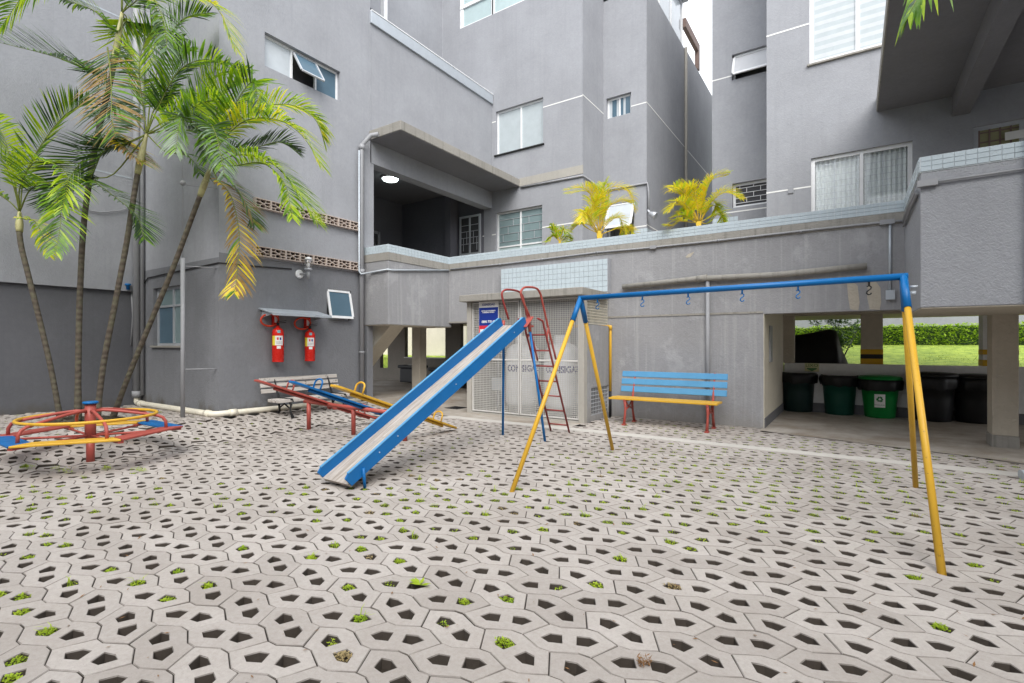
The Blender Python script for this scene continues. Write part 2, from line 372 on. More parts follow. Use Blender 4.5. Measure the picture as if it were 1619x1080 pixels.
def wall(mb, fr, u0, u1, z0, z1, holes=(), rev=.14, n=0.0):
    us = sorted({u0, u1, *[h[0] for h in holes], *[h[1] for h in holes]}); zs = sorted({z0, z1, *[h[2] for h in holes], *[h[3] for h in holes]})
    us = [u for u in us if u0 <= u <= u1]; zs = [z for z in zs if z0 <= z <= z1]
    for a, b2 in zip(us, us[1:]):
        for c, d in zip(zs, zs[1:]):
            if any(h[0] - 1e-6 <= a and b2 <= h[1] + 1e-6 and h[2] - 1e-6 <= c and d <= h[3] + 1e-6 for h in holes): continue
            mb.poly([fr.p(a, n, c), fr.p(b2, n, c), fr.p(b2, n, d), fr.p(a, n, d)])
    for (a, b2, c, d) in holes:
        rv = rev
        mb.poly([fr.p(a, n, c), fr.p(a, n, d), fr.p(a, n - rv, d), fr.p(a, n - rv, c)])
        mb.poly([fr.p(b2, n, c), fr.p(b2, n - rv, c), fr.p(b2, n - rv, d), fr.p(b2, n, d)])
        mb.poly([fr.p(a, n, d), fr.p(b2, n, d), fr.p(b2, n - rv, d), fr.p(a, n - rv, d)])
        mb.poly([fr.p(a, n, c), fr.p(a, n - rv, c), fr.p(b2, n - rv, c), fr.p(b2, n, c)])
def window(root, fr, u0, u1, z0, z1, cols=(.5,), rows=(), pane='pane_sky', mat='white_metal', fw=.05, n=-.1, panes=None, sill=None, skip=(), grille=None, deep=0, curtain=None):
    f = MB(); d = .05
    fbox(f, fr, u0, u0 + fw, n - d, n, z0, z1); fbox(f, fr, u1 - fw, u1, n - d, n, z0, z1)
    fbox(f, fr, u0 + fw, u1 - fw, n - d, n - .002, z0, z0 + fw); fbox(f, fr, u0 + fw, u1 - fw, n - d, n - .002, z1 - fw, z1)
    cu = [u0 + (u1 - u0) * k for k in cols]
    for q in cu: fbox(f, fr, q - fw * .45, q + fw * .45, n - d, n + .004, z0 + fw, z1 - fw)
    rz = [z0 + (z1 - z0) * k for k in rows]
    for q in rz: fbox(f, fr, u0 + fw, u1 - fw, n - d + .006, n + .001, q - fw * .4, q + fw * .4)
    wo_ = f.build('window', mat, root)
    ue = [u0 + fw * .6] + cu + [u1 - fw * .6]; ze = [z0 + fw * .6] + rz + [z1 - fw * .6]; k = 0
    for j in range(len(ze) - 1):
        for i in range(len(ue) - 1):
            if k not in skip:
                g = MB(); fbox(g, fr, ue[i], ue[i + 1], n - .03, n - .022, ze[j], ze[j + 1])
                g.build('pane', (panes or {}).get(k, pane), wo_)
            k += 1
    if sill:
        g = MB(); fbox(g, fr, u0 - .04, u1 + .04, -.12, .05, z0 - .035, z0 + .004); g.build('sill', sill, wo_, .004)
    if grille:
        g = MB(); vx, hz = grille
        for q in range(1, hz + 1):
            zz = z0 + (z1 - z0) * q / (hz + 1); fbox(g, fr, u0 + fw, u1 - fw, n - .012, n - .002, zz - .006, zz + .006)
            for r_ in range(vx):
                uu = u0 + (u1 - u0) * ((r_ + .5 + .5 * (q % 2)) / vx)
                if uu < u1 - fw: fbox(g, fr, uu - .006, uu + .006, n - .013, n - .003, zz, min(z1 - fw, zz + (z1 - z0) / (hz + 1)))
        g.build('grille', mat, wo_)
    if deep:
        g = MB(); e = .02
        for (a, b2) in (((u0, z0), (u1, z0)), ((u0, z1), (u1, z1))):
            g.poly([fr.p(a[0], n - d, a[1]), fr.p(b2[0], n - d, a[1]), fr.p(b2[0], n - deep, a[1]), fr.p(a[0], n - deep, a[1])])
        for uu in (u0, u1): g.poly([fr.p(uu, n - d, z0), fr.p(uu, n - d, z1), fr.p(uu, n - deep, z1), fr.p(uu, n - deep, z0)])
        g.poly([fr.p(u0, n - deep, z0), fr.p(u1, n - deep, z0), fr.p(u1, n - deep, z1), fr.p(u0, n - deep, z1)])
        g.build('room_recess', 'room_grey', wo_)
    if curtain:
        for (ca, cb) in curtain:
            g = MB(); N = 60; st = len(g.v)
            for i in range(N + 1):
                uu = ca + (cb - ca) * i / N; off = n - .10 + .03 * math.sin(i * .95) + .012 * math.sin(i * 2.3 + 1)
                g.v += [fr.p(uu, off, z0 + .02), fr.p(uu, off * .98, z1 - .02)]
            for i in range(N): g.face((st + 2 * i, st + 2 * i + 2, st + 2 * i + 3, st + 2 * i + 1), True)
            g.build('curtain', 'curtain_white', wo_, recalc=False)
    return wo_
def open_sash(root, fr, u0, u1, z0, z1, out, n=-.06, pane='frosted_pane', mat='white_metal', fw=.045, name='open_sash'):
    # a top-hung sash tilted outwards by OUT metres at the bottom
    f = MB(); a = Vector(fr.p(u0, n, z1)); b2 = Vector(fr.p(u1, n, z1)); L = z1 - z0; h = math.sqrt(max(L * L - out * out, .01))
    c, d = Vector(fr.p(u0, n + out, z1 - h)), Vector(fr.p(u1, n + out, z1 - h))
    nrm = (b2 - a).cross(c - a).normalized()
    for p, q in ((a, b2), (c, d)): f.beam(p, q, fw, .03, nrm)
    for p, q in ((a, c), (b2, d)):
        dd = (q - p).normalized() * fw * .5; f.beam(p + dd, q - dd, fw, .028, nrm)
    sa = f.build(name, mat, root)
    g = MB(); e = .01; g.prism([a, b2, d, c], nrm * .006); g.build('pane', pane, sa)
    return sa
def text_obj(name, txt, size, M, mat, parent, depth=.002, bend=None, align='CENTER', sx=1.0, bold=0.0):
    cu = bpy.data.curves.new('lettering', 'FONT'); cu.body = txt; cu.size = size; cu.align_x = align; cu.align_y = 'CENTER'; cu.extrude = depth / 2; cu.offset = bold; cu.resolution_u = 3
    o = bpy.data.objects.new('lettering', cu); COL.objects.link(o); bpy.context.view_layer.update()
    me = bpy.data.meshes.new_from_object(o.evaluated_get(bpy.context.evaluated_depsgraph_get()))
    bpy.data.objects.remove(o); bpy.data.curves.remove(cu)
    off = Vector((0, 0, 0)); q = parent
    while q is not None: off += q.location; q = q.parent
    for v in me.vertices:
        co = v.co.copy(); co.x *= sx
        v.co = (bend(co) if bend else M @ co) - off
    me.materials.clear(); me.materials.append(MATS[mat])
    ob = bpy.data.objects.new(name, me); COL.objects.link(ob); ob.parent = parent
    return ob

# ------------------------------------------------------------------ ground, floors, paving
g = MB(); g.box(-200, 200, -200, 200, -.4, -.12); tag(g.build('ground', 'soil'), 'dark bare soil under the yard and beyond it', 'ground', kind='structure')
paving = MB()
xs = [-13 + i * .55 for i in range(40)]
for i in range(len(xs) - 1):
    a, b2 = xs[i], xs[i + 1]; za, zb = gz(a) - .048, gz(b2) - .048
    paving.poly([(a, -3, za), (b2, -3, zb), (b2, 9.6, zb), (a, 9.6, za)])
paving = paving.build('paving', 'soil'); tag(paving, 'yard paved with pale concrete blocks that have two grass cells each', 'paving', kind='structure')

P_, Q_ = .356, .207
OUT = [(-.214, .0745), (-.096, .1325), (-.036, .1325), (.082, .0745), (.142, .0745), (.214, -.0745), (.096, -.1325), (.036, -.1325), (-.082, -.0745), (-.142, -.0745)]
HOL = [(-.074 + (x + .074) * .92, .027 + (y - .027) * .92) for x, y in ((-.131, .054), (-.103, -.008), (-.045, -.023), (-.013, .043), (-.076, .069))]
def paver_geo(flip, seed=0):
    r = random.Random(seed); j = lambda: r.uniform(-.0035, .0035)
    s_ = -1 if flip else 1
    out = [(x * .987, y * .983 * s_) for x, y in OUT]
    h1 = [(x * 1.0 + j(), y * s_ + j()) for x, y in HOL]; h2 = [(-x + j(), -y * s_ + j()) for x, y in HOL]
    if flip: out.reverse(); h1.reverse(); h2.reverse()
    mb = MB(); loops = [out, h1, h2]
    def ring(l, k, z, grow):
        c = (sum(p[0] for p in l) / len(l), sum(p[1] for p in l) / len(l)); o_ = []
        for p in l:
            dx, dy = p[0] - c[0], p[1] - c[1]; L = math.hypot(dx, dy); o_.append((p[0] + dx / L * grow, p[1] + dy / L * grow, z))
        n = len(mb.v); mb.v += o_; return range(n, n + len(o_))
    tops = [ring(l, 0, 0, -.0035 if i == 0 else .003) for i, l in enumerate(loops)]
    flat = [i for t_ in tops for i in t_]
    for tri in tessellate_polygon([[Vector(mb.v[i]) for i in t_] for t_ in tops]): mb.face([flat[i] for i in tri])
    for i, l in enumerate(loops):
        e = ring(l, 0, -.005, 0); d = ring(l, 0, -.06, 0 if i == 0 else -.004); k = len(l)
        for A, B in ((tops[i], e), (e, d)):
            for q in range(k): mb.face((A[q], A[(q + 1) % k], B[(q + 1) % k], B[q]))
    return mb
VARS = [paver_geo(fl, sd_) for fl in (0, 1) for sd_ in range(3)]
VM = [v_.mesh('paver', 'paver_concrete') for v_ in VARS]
ROT = R(2.3); cr, sr = math.cos(ROT), math.sin(ROT)
def cell(i, jrow):                      # centre of block i in row j of the running pattern
    x = i * P_ + (P_ / 2 if jrow % 2 else 0); y = jrow * Q_
    return (-1.288 + x * cr - y * sr, 1.948 + x * sr + y * cr)
def apron(x): return 9.15 - .27 * (x + 1.2) + .22 * noise.noise(Vector((x * .8, 3, 1)))
def paved(x, y):
    if x < XW + .05 or x > 4.2 or y < .1: return False
    if x < XL + .1 and y > YF: return False
    if y > 9.5: return False
    if x < -3.95 and y > 7.68: return False
    edge = apron(x) + .1
    if x > -1.15 and y > edge: return False
    return True
def is_strip(x, y): return -6.6 < x and 7.47 < y < 7.74
blocks = []
for jr in range(-12, 42):
    for i in range(-34, 20):
        x, y = cell(i, jr)
        if paved(x, y):
            u, v, f = proj((x, y, gz(x)))
            inview = f > .3 and -60 < u < 1680 and v < 1150
            blocks.append((f if inview else 99 + abs(u), x, y, jr % 2, inview))
blocks.sort()
far = MB(); tones = []
for k, (f, x, y, fl, inview) in enumerate(blocks):
    a = ROT + rnd.gauss(0, .006); slope = math.atan(.2 / 1.4) if -8.8 < x < -7.6 else 0
    M = Matrix.Translation((x, y, gz(x) + rnd.gauss(0, .0012))) @ Matrix.Rotation(slope, 4, 'Y') @ Matrix.Rotation(a, 4, 'Z') @ Matrix.Rotation(rnd.gauss(0, .004), 4, 'X')
    vi = fl * 3 + rnd.randrange(3)
    if k < 299:
        o = bpy.data.objects.new('paver', VM[vi]); COL.objects.link(o); o.parent = paving; o.matrix_local = M
    elif f < 60 or f >= 99 and y > -1:
        src = VARS[vi]; n = len(far.v); far.v += [tuple(M @ Vector(p)) for p in src.v]; tone = rnd.random()
        for fc in src.f: far.face([n + q for q in fc]); tones.append(tone)
fo = far.build('paver', 'paver_concrete_far', paving, recalc=False); fo['kind'] = 'stuff'
at = fo.data.attributes.new('tone', 'FLOAT', 'FACE'); at.data.foreach_set('value', tones)

# weeds in the cells
wd = MB()
def weed(x, y, z, r, hgt, n):
    wd.cur = 1 if rnd.random() < .07 else 0
    for _ in range(n):
        a = rnd.uniform(0, 6.283); rr = r * math.sqrt(rnd.random()); px, py = x + rr * math.cos(a) * 1.25, y + rr * math.sin(a) * .8
        pz = z + hgt * rnd.uniform(.2, 1) * (1 - .5 * rr / r); l = rnd.uniform(.006, .013); t_ = rnd.uniform(0, 6.283); el = rnd.uniform(-.2, .9)
        d = Vector((math.cos(t_) * math.cos(el), math.sin(t_) * math.cos(el), math.sin(el))); s_ = d.cross(Vector((0, 0, 1))).normalized() * l * .45
        p = Vector((px, py, pz)); wd.poly([p, p + d * l * .6 + s_, p + d * l * 1.3, p + d * l * .6 - s_])
def weed_chance(x, y):
    u, v, f = proj((x, y, 0)); n = noise.noise(Vector((x * .9, y * .9, 5)))
    if v < 700: b_ = .22 if u > 960 else .05
    elif v < 770: b_ = .62 if u > 930 else (.22 if u > 640 else .03)
    elif v < 860: b_ = .55 if 560 < u < 1450 else (.22 if u < 560 else .4)
    elif v < 930: b_ = .42 if u < 950 else .2
    else: b_ = .34 if u < 900 else .07
    return b_ + n * .25 * (b_ > .1)
for (f, x, y, fl, inview) in blocks:
    if not inview or f > 11 or is_strip(x, y): continue
    for sgn in (1, -1):
        hx, hy = -.074 * sgn, .027 * sgn * (-1 if fl else 1)
        X_, Y_ = x + hx * cr - hy * sr, y + hx * sr + hy * cr
        if is_strip(X_, Y_) or (abs(X_ + 1.6) < 3 and Y_ > 9.3): continue
        if rnd.random() < weed_chance(X_, Y_) * (1.8 if f > 4.2 else .8):
            full = rnd.random()
            if f < 5.5 and rnd.random() < .16:          # a few taller grass blades
                wd.cur = 0
                for _ in range(7):
                    a = rnd.uniform(0, 6.28); b0 = Vector((X_ + rnd.uniform(-.03, .03), Y_ + rnd.uniform(-.02, .02), gz(X_) - .04)); lean = Vector((math.cos(a), math.sin(a), 0)); h_ = rnd.uniform(.05, .1)
                    tp_ = b0 + Vector((0, 0, h_ * .7)) + lean * h_ * .25; sd2 = Vector((-math.sin(a), math.cos(a), 0)) * .0025
                    wd.poly([b0 - sd2, b0 + sd2, tp_ + sd2, tp_ - sd2]); wd.poly([tp_ - sd2, tp_ + sd2, tp_ + lean * h_ * .45 + Vector((0, 0, h_ * .1))])
            if full < .3: weed(X_ + rnd.uniform(-.02, .02), Y_ + rnd.uniform(-.02, .01), gz(X_) - .035, .028, .05, 26 if f < 5 else 12)
            else: weed(X_, Y_, gz(X_) - .022, rnd.uniform(.024, .044), rnd.uniform(.025, .05), int((110 if f < 3.5 else 64 if f < 6 else 34) * (.6 + full * .6)))
for (px, py, r, hh) in ((-7.25, 1.95, .2, .07), (-6.95, 2.25, .1, .05), (-7.7, 1.7, .1, .05), (-6.6, 2.4, .08, .05)):
    for _ in range(6): weed(px + rnd.uniform(-r, r), py + rnd.uniform(-r, r) * .4, gz(px), .05, hh, 30)
for q in range(9):                         # one bigger broad-leaved weed in the middle of the yard
    p = G(664, 925, .0); a = rnd.uniform(0, 6.28); d = Vector((math.cos(a), math.sin(a) * .8, .35)); s_ = Vector((-math.sin(a), math.cos(a), 0)) * .012
    wd.cur = 0; wd.poly([p, p + d * .035 + s_, p + d * .075 + Vector((0, 0, -.006)), p + d * .035 - s_])
tag(wd.build('weeds', ['weed_leaf', 'weed_dry'], recalc=False), 'small bright green weeds sprouting in the cells of the paving', 'weeds', kind='stuff')
lt = MB()
for _ in range(130):
    u = rnd.uniform(0, 1619); v = 660 + 420 * rnd.random() ** 1.5; p = G(u, v)
    if not paved(p.x, p.y): continue
    p.z = gz(p.x) + .006; a = rnd.uniform(0, 6.28); l = rnd.uniform(.006, .018); d = Vector((math.cos(a), math.sin(a), rnd.uniform(0, .4))) * l; s_ = Vector((-math.sin(a), math.cos(a), .1)) * l * .3
    lt.poly([p - d, p + s_, p + d, p - s_])
p = G(1019, 1050)
for _ in range(60):
    a = rnd.uniform(0, 6.28); q = p + Vector((math.cos(a), math.sin(a), 0)) * .03 * math.sqrt(rnd.random()) + Vector((0, 0, rnd.uniform(.002, .03))); d = Vector((rnd.uniform(-1, 1), rnd.uniform(-1, 1), rnd.uniform(-.3, 1))) * .012; s_ = d.cross(Vector((0, 0, 1))) * .3
    lt.poly([q - d, q + s_, q + d, q - s_])
tag(lt.build('leaf_litter', 'litter_brown', recalc=False), 'dry brown leaf scraps scattered on the paving', 'litter', kind='stuff')

g = MB(); g.box(-6.62, 4.2, 7.5, 7.715, -.1, .006); tag(g.build('concrete_strip', 'pale_strip', bevel=.004), 'narrow smooth concrete strip crossing the paved yard', 'paving strip', kind='structure')
g = MB()
for i in range(13):
    a, b2 = -16 + i * .95, -16 + (i + 1) * .95; a2 = min(a, -4.0); b3 = min(b2, -4.0)
    if b3 > a2: g.poly([(a2, 7.66, gz(a2) + .004), (b3, 7.66, gz(b3) + .004), (b3, 22, gz(b3) + .004), (a2, 22, gz(a2) + .004)])
g.poly([(-4.0, 9.40, .004), (-1.25, 9.40, .004), (-1.25, 22, .004), (-4.0, 22, .004)])
N = 24
for i in range(N):
    a, b2 = -1.25 + i * .5, -1.25 + (i + 1) * .5
    ya, yb = apron(a), apron(b2)
    g.poly([(a, ya, .008), (b2, yb, .008), (b2, 22, .008), (a, 22, .008)])
tag(g.build('garage_floor', 'floor_concrete'), 'stained concrete floor running into the open garage', 'floor', kind='structure')
lawn = MB(); NX, NY = 40, 14
for j in range(NY + 1):
    for i in range(NX + 1):
        x = -36 + i * 1.6; tq = j / NY; y = 21.8 + tq * 11
        lawn.v.append((x, y, .62 + .82 * min(1, tq * 1.3) + .04 * noise.noise(Vector((x * .5, y * .5, 0)))))
for j in range(NY):
    for i in range(NX): n = j * (NX + 1) + i; lawn.face((n, n + 1, n + NX + 2, n + NX + 1), True)
lawn.box(-36, 28, 21.75, 21.9, -.1, .66)
tag(lawn.build('lawn', 'lawn_ground', recalc=False), 'bright green sloping lawn beyond the garage', 'lawn', kind='structure')
gr = MB()
for _ in range(9000):
    x = rnd.uniform(-4, 12) if rnd.random() < .8 else rnd.uniform(-20, -12); y = rnd.uniform(21.9, 31); z = .62 + .82 * min(1, (y - 21.8) / 11 * 1.3)
    a = rnd.uniform(0, 6.28); h = rnd.uniform(.015, .04); s_ = .012
    gr.poly([(x - s_ * math.cos(a), y - s_ * math.sin(a), z - .02), (x + s_ * math.cos(a), y + s_ * math.sin(a), z - .02), (x + rnd.uniform(-.04, .04), y + rnd.uniform(-.04, .04), z + h)])
tag(gr.build('grass', 'grass_leaf', recalc=False), 'short blades of grass on the lawn beyond the garage', 'grass', kind='stuff')

# ------------------------------------------------------------------ left block (window wall, extinguisher wall, porch)
ZTOP = 12.5
LB = thing('apartment_block', (XL, YF, .2), 'grey stucco apartment block with a lit recessed porch, flat canopy and bands of pierced blocks', 'building')
f1, f2 = FY(YF), FX(XL)
mb = MB()
wall(mb, f1, XW, XL, .1, 2.9, [(-11.46, -10.2, 1.39, 2.52)])
w3h = (6.55, 7.15, 1.93, 2.56)
wall(mb, f2, YF, 7.57, .1, 2.98, [w3h])
mb.poly([(XL, 7.57, .1), (XL - .28, 7.57, .1), (XL - .28, 7.57, 2.3), (XL, 7.57, 2.3)]); mb.poly([(XL - .28, 7.57, .1), (XL - .28, 6, .1), (XL - .28, 6, 2.3), (XL - .28, 7.57, 2.3)])
mb.build('lower_wall', 'grey_stucco_shaded', LB, recalc=False)
mb = MB(); mb.box(XL + .004, -8.83, 7.5, 7.66, .1, ZBAL - .02); mb.build('pier', 'grey_stucco_shaded', LB)
mb = MB()
wall(mb, f1, XW, XL, 2.9, ZTOP)
bands = [(5.0, 7.36, 3.01, 3.185), (5.0, 7.36, 3.87, 4.05)]
w1h = (5.22, 6.87, 6.52, 7.14)
PY0, PY1, PZ0, PZ1 = 7.77, YB - .006, 2.4, 5.49       # porch opening in the wall
wall(mb, f2, YF, 7.664, 2.98, ZTOP, [*bands, w1h], rev=.13)
mb.poly([(XL, 7.664, 2.98), (XL, 7.664, ZTOP), (-12.2, 7.664, ZTOP), (-12.2, 7.664, 2.98)][::-1])
wall(mb, f2, 7.664, YB, 2.3, 8.6, [(PY0, PY1, 2.3, PZ1)], rev=.3)
mb.build('upper_wall', 'grey_stucco', LB, recalc=False)
# porch inside
mb = MB(); mb.cur = 0
xd = -12.4
mb.poly([(xd, 7.7, 2.4), (xd, 12.05, 2.4), (xd, 12.05, 6.1), (xd, 7.7, 6.1)])
mb.poly([(xd, 12.0, 2.4), (-10.25, 12.0, 2.4), (-10.25, 12.0, 6.1), (xd, 12.0, 6.1)])
mb.box(-10.47, -10.25, 11.93, 12.3, 2.4, 6.1)
mb.poly([(-10.25, YB, 2.4), (XL, YB, 2.4), (XL, YB, 6.1), (-10.25, YB, 6.1)])
mb.poly([(xd, 7.7, 2.4), (XL - .3, 7.7, 2.4), (XL - .3, 7.7, 6.1), (xd, 7.7, 6.1)])
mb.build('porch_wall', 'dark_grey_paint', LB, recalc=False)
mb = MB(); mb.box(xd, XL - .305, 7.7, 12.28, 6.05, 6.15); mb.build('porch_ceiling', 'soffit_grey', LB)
mb = MB(); mb.box(xd, XB - .06, 7.55, YP, 1.92, 2.4); mb.box(xd, XL - .02, YP, YB, 2.3, 2.4); mb.build('porch_floor', 'smooth_concrete', LB)
mb = MB(); mb.beam((-12.38, 9.2, 4.92), (-12.38, 10.95, 4.92), .09, .09); mb.beam((-12.38, 10.95, 2.4), (-12.38, 10.95, 4.965), .09, .09); mb.beam((-12.38, 9.2, 2.4), (-12.38, 9.2, 4.875), .09, .09)
dr = mb.build('door', 'grey_pipe', LB); mb = MB(); mb.box(-12.385, -12.36, 9.24, 10.9, 2.42, 4.87); mb.build('door_leaf', 'door_dark', dr)
mb = MB(); mb.sphere((-12.32, 10.8, 3.6), .035, 10, 6); mb.build('handle', 'aluminium', dr)
mb = MB(); mb.box(-12.0, -10.47, 11.988, 12.0, 4.05, 4.075); mb.box(-10.48, -10.242, 11.921, 11.935, 4.06, 4.085); mb.box(-10.249, -10.24, 11.935, 12.285, 4.06, 4.085); mb.build('painted_line', 'label_white', LB)
# pierced blocks
def pierced_block():
    s_ = MB(); L, H_, d = .297, .175, .1; fw = .018
    s_.box(-L / 2, L / 2, -d, 0, -H_ / 2, -H_ / 2 + fw * .8); s_.box(-L / 2, L / 2, -d, 0, H_ / 2 - fw * .8, H_ / 2)
    for x in (-L / 2, L / 2 - fw): s_.box(x, x + fw, -d + .001, -.001, -H_ / 2 + fw * .8, H_ / 2 - fw * .8)
    def bar(a, b2, w_=.014, dd=.0): s_.beam((a[0], -d / 2 + dd, a[1]), (b2[0], -d / 2 + dd, b2[1]), w_, d * .8, (0, 1, 0))
    a, h = L / 2 - fw, H_ / 2 - fw * .8
    for sx in (-1, 1):
        for sz in (-1, 1): bar((sx * a * .4, sz * h * .35), (sx * .0, sz * .0), .015, .002 * sx * sz); bar((sx * a * .4, sz * h * .38), (sx * a * .42, sz * h), .014, .004); bar((sx * a * .4, sz * h * .38), (sx * a, sz * h * .42), .014, .006)
    return s_
pb = pierced_block(); Mz = Matrix.Rotation(R(90), 4, 'Z'); pb.v = [tuple(Mz @ Vector(p)) for p in pb.v]
pbm = pb.mesh('pierced_block', 'block_clay')
for (y0, y1, z0, z1) in bands:
    for i in range(8):
        o = bpy.data.objects.new('pierced_block', pbm); COL.objects.link(o); o.parent = LB; o.location = Vector((XL - .012, 7.36 - .1485 - i * .295, (z0 + z1) / 2)) - LB.location
mb = MB()
for (y0, y1, z0, z1) in bands:
    e = .35
    mb.poly([(XL - e, y0, z0), (XL - e, y1, z0), (XL - e, y1, z1), (XL - e, y0, z1)])
    for zz in (z0, z1): mb.poly([(XL - e, y0, zz), (XL - e, y1, zz), (XL - .13, y1, zz), (XL - .13, y0, zz)])
    for yy in (y0, y1): mb.poly([(XL - e, yy, z0), (XL - .13, yy, z0), (XL - .13, yy, z1), (XL - e, yy, z1)])
mb.build('vent_recess', 'door_dark', LB, recalc=False)
mb = MB(); mb.box(XW, XL - .002, YF + .002, 7.66, ZTOP - .15, ZTOP - .001); mb.build('roof', 'smooth_concrete', LB)
# parapet with metal cap, recessed top storey
mb = MB(); mb.box(XL - .2, XL + .05, 7.66, 12.27, 8.58, 8.85); mb.build('parapet_cap', 'galvanised', LB, .008)
mb = MB(); mb.box(XL - .24, XL + .06, 7.67, 12.28, 8.852, 8.875); mb.build('cap_flashing', 'white_metal', LB)
mb = MB()
wall(mb, FX(-10.9), 7.7, 12.28, 8.4, 14.5, [(7.9, 9.55, 9.0, 10.6)])
mb.poly([(XL - .2, 7.67, 8.5), (XL - .2, 12.28, 8.5), (-10.9, 12.28, 8.5), (-10.9, 7.67, 8.5)])
mb.build('top_storey_wall', 'grey_stucco', LB, recalc=False)
window(LB, FX(-10.9), 7.9, 9.55, 9.0, 10.6, (.5,), (.6,), pane='pane_sky')
mb = MB(); mb.box(-10.1, -9.98, 9.02, 9.14, 8.5, 14.4); mb.build('post', 'white_metal', LB)
# canopy and beam
mb = MB(); mb.box(XL + .002, -7.94, 7.64, 12.28, 5.97, 6.172); mb.build('canopy', 'raw_concrete', LB, .01)
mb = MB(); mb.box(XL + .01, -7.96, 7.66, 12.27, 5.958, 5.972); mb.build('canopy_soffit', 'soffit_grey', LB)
mb = MB(); mb.box(XL - .29, XL + .012, 7.66, 12.15, 5.47, 5.955); mb.build('beam', 'grey_stucco', LB)
window(LB, f2, *w1h, (.36, .68), (), pane='pane_sky', n=-.09, fw=.04, skip=(1,), panes={2: 'pane_blue'}, deep=.5)
open_sash(LB, f2, 5.84, 6.33, 6.57, 7.08, .28, n=-.07, pane='pane_blue', mat='aluminium', fw=.035)
window(LB, f1, -11.46, -10.2, 1.39, 2.52, (.55,), (.68,), pane='pane_blue', mat='aluminium', n=-.07, sill='raw_concrete', panes={1: 'frosted_dark', 2: 'frosted_dark', 3: 'frosted_dark'})
window(LB, f2, *w3h, (), (), pane='pane_blue', n=-.1, fw=.04, skip=(0,), deep=.4)
open_sash(LB, f2, 6.57, 7.12, 1.97, 2.53, .12, n=-.02, pane='pane_blue', fw=.05)
mb = MB(); mb.box(XL, XL + .012, 7.664, 7.69, 5.4, 8.5); mb.build('corner_joint', 'grey_stucco', LB)

# balcony of the porch
BAL = thing('porch_balcony', (XB, YBAL, ZBAL), 'grey stucco balcony with a pale blue tiled rim below the lit porch', 'balcony')
mb = MB(); mb.box(XL + .003, XB, YBAL, YP + .1, ZBAL, ZTB - .17); mb.build('balcony_wall', 'streaked_stucco', BAL, .008)
mb = MB(); mb.box(XL + .004, XB - .01, YBAL + .01, YP + .09, ZBAL - .012, ZBAL + .002); mb.build('soffit', 'beige_plaster', BAL)
mb = MB(); mb.box(XL + .004, XB + .012, YBAL - .012, YP + .012, ZTB - .17, ZTB); mb.build('concrete_band', 'raw_concrete', BAL, .006)
def tile_run(mb, fr, u0, u1, z0, z1, pw, ph, n0, gap=.006, jit=True):
    nu = max(1, round((u1 - u0) / pw)); nzr = max(1, round((z1 - z0) / ph)); du = (u1 - u0) / nu; dz = (z1 - z0) / nzr
    for i in range(nu):
        for k in range(nzr):
            e = rnd.uniform(0, .002) if jit else 0
            fbox(mb, fr, u0 + i * du + gap / 2, u0 + (i + 1) * du - gap / 2, n0, n0 + .007 + e, z0 + k * dz + gap / 2, z0 + (k + 1) * dz - gap / 2)
mb = MB(); mb.box(XL + .005, XB + .004, YBAL - .004, YBAL + .16, ZTB, ZT); mb.box(XB - .16, XB + .004, YBAL + .16, YP + .004, ZTB, ZT); mb.build('rim', 'grout', BAL)
mb = MB(); tile_run(mb, FY(YBAL), XL + .01, XB + .004, ZTB, ZT, .097, .056, .004); tile_run(mb, FX(XB), YBAL - .004, YP, ZTB, ZT, .097, .056, .004); o = mb.build('tile', 'tile_blue', BAL); o['kind'] = 'stuff'

# ------------------------------------------------------------------ rear building
RB = thing('apartment_block', (-7, YB, 2.4), 'tall pale grey apartment block at the back with stepped corners and roof glazing', 'building')
xc, xr = -5.958, -4.683
fb, fr_ = FY(YB), FY(YR)
w4 = (-8.79, -7.17, 7.03, 8.335); w5 = (-8.79, -7.2, 3.2, 5.33); w8 = (-10.2, -6.4, 11.27, 12.9); w5b = (-10.14, -9.33, 2.45, 5.38)
mb = MB()
wall(mb, fb, -10.25, XL, 6.1, 8.4, [])
wall(mb, fb, -12.5, XL, 8.4, 13.2, [(-10.2, XL, 11.27, 12.9)])
wall(mb, fb, XL, xc, 2.4, 13.2, [w4, w5, (XL, w8[1], 11.27, 12.9)])
mb.poly([(xc, YB, 2.4), (xc, YR, 2.4), (xc, YR, 13.2), (xc, YB, 13.2)])
w6, w7 = (-5.87, -5.13, 7.9, 8.485), (-5.84, -5.03, 4.4, 5.43)
wall(mb, fr_, xc, xr, 2.4, 13.2, [w6, w7])
for (a, b2, zt) in ((YR, 17.43, 11.38), (17.43, 22.5, 11.45)): mb.poly([(xr, a, 2.4), (xr, b2, 2.4), (xr, b2, zt), (xr, a, zt)])
mb.build('wall', 'grey_stucco', RB, recalc=False)
mb = MB(); mb.box(-12, xr - .02, YR, 22.5, 11.3, 11.37); mb.poly([(xr, 22.5, 2.4), (-12, 22.5, 2.4), (-12, 22.5, 11.4), (xr, 22.5, 11.4)]); mb.build('roof', 'smooth_concrete', RB)
window(RB, fb, *w4, (.52,), (), pane='blind_pale', n=-.08, fw=.05, sill='stripe_black')
window(RB, fb, *w5, (.52,), (.52,), pane='frosted_pane', n=-.08, fw=.05, panes={2: 'frosted_dark', 3: 'frosted_dark'}, grille=None)
g = MB()
for zz in (4.45, 4.68, 4.9, 5.1): g.box(-8.73, -7.26, YB + .09, YB + .1, zz, zz + .012)
for i in range(8): xx = -8.6 + i * .18; z0 = 4.45 + .22 * (i % 3); g.box(xx, xx + .012, YB + .088, YB + .098, z0, z0 + .22)
g.build('grille', 'aluminium', RB)
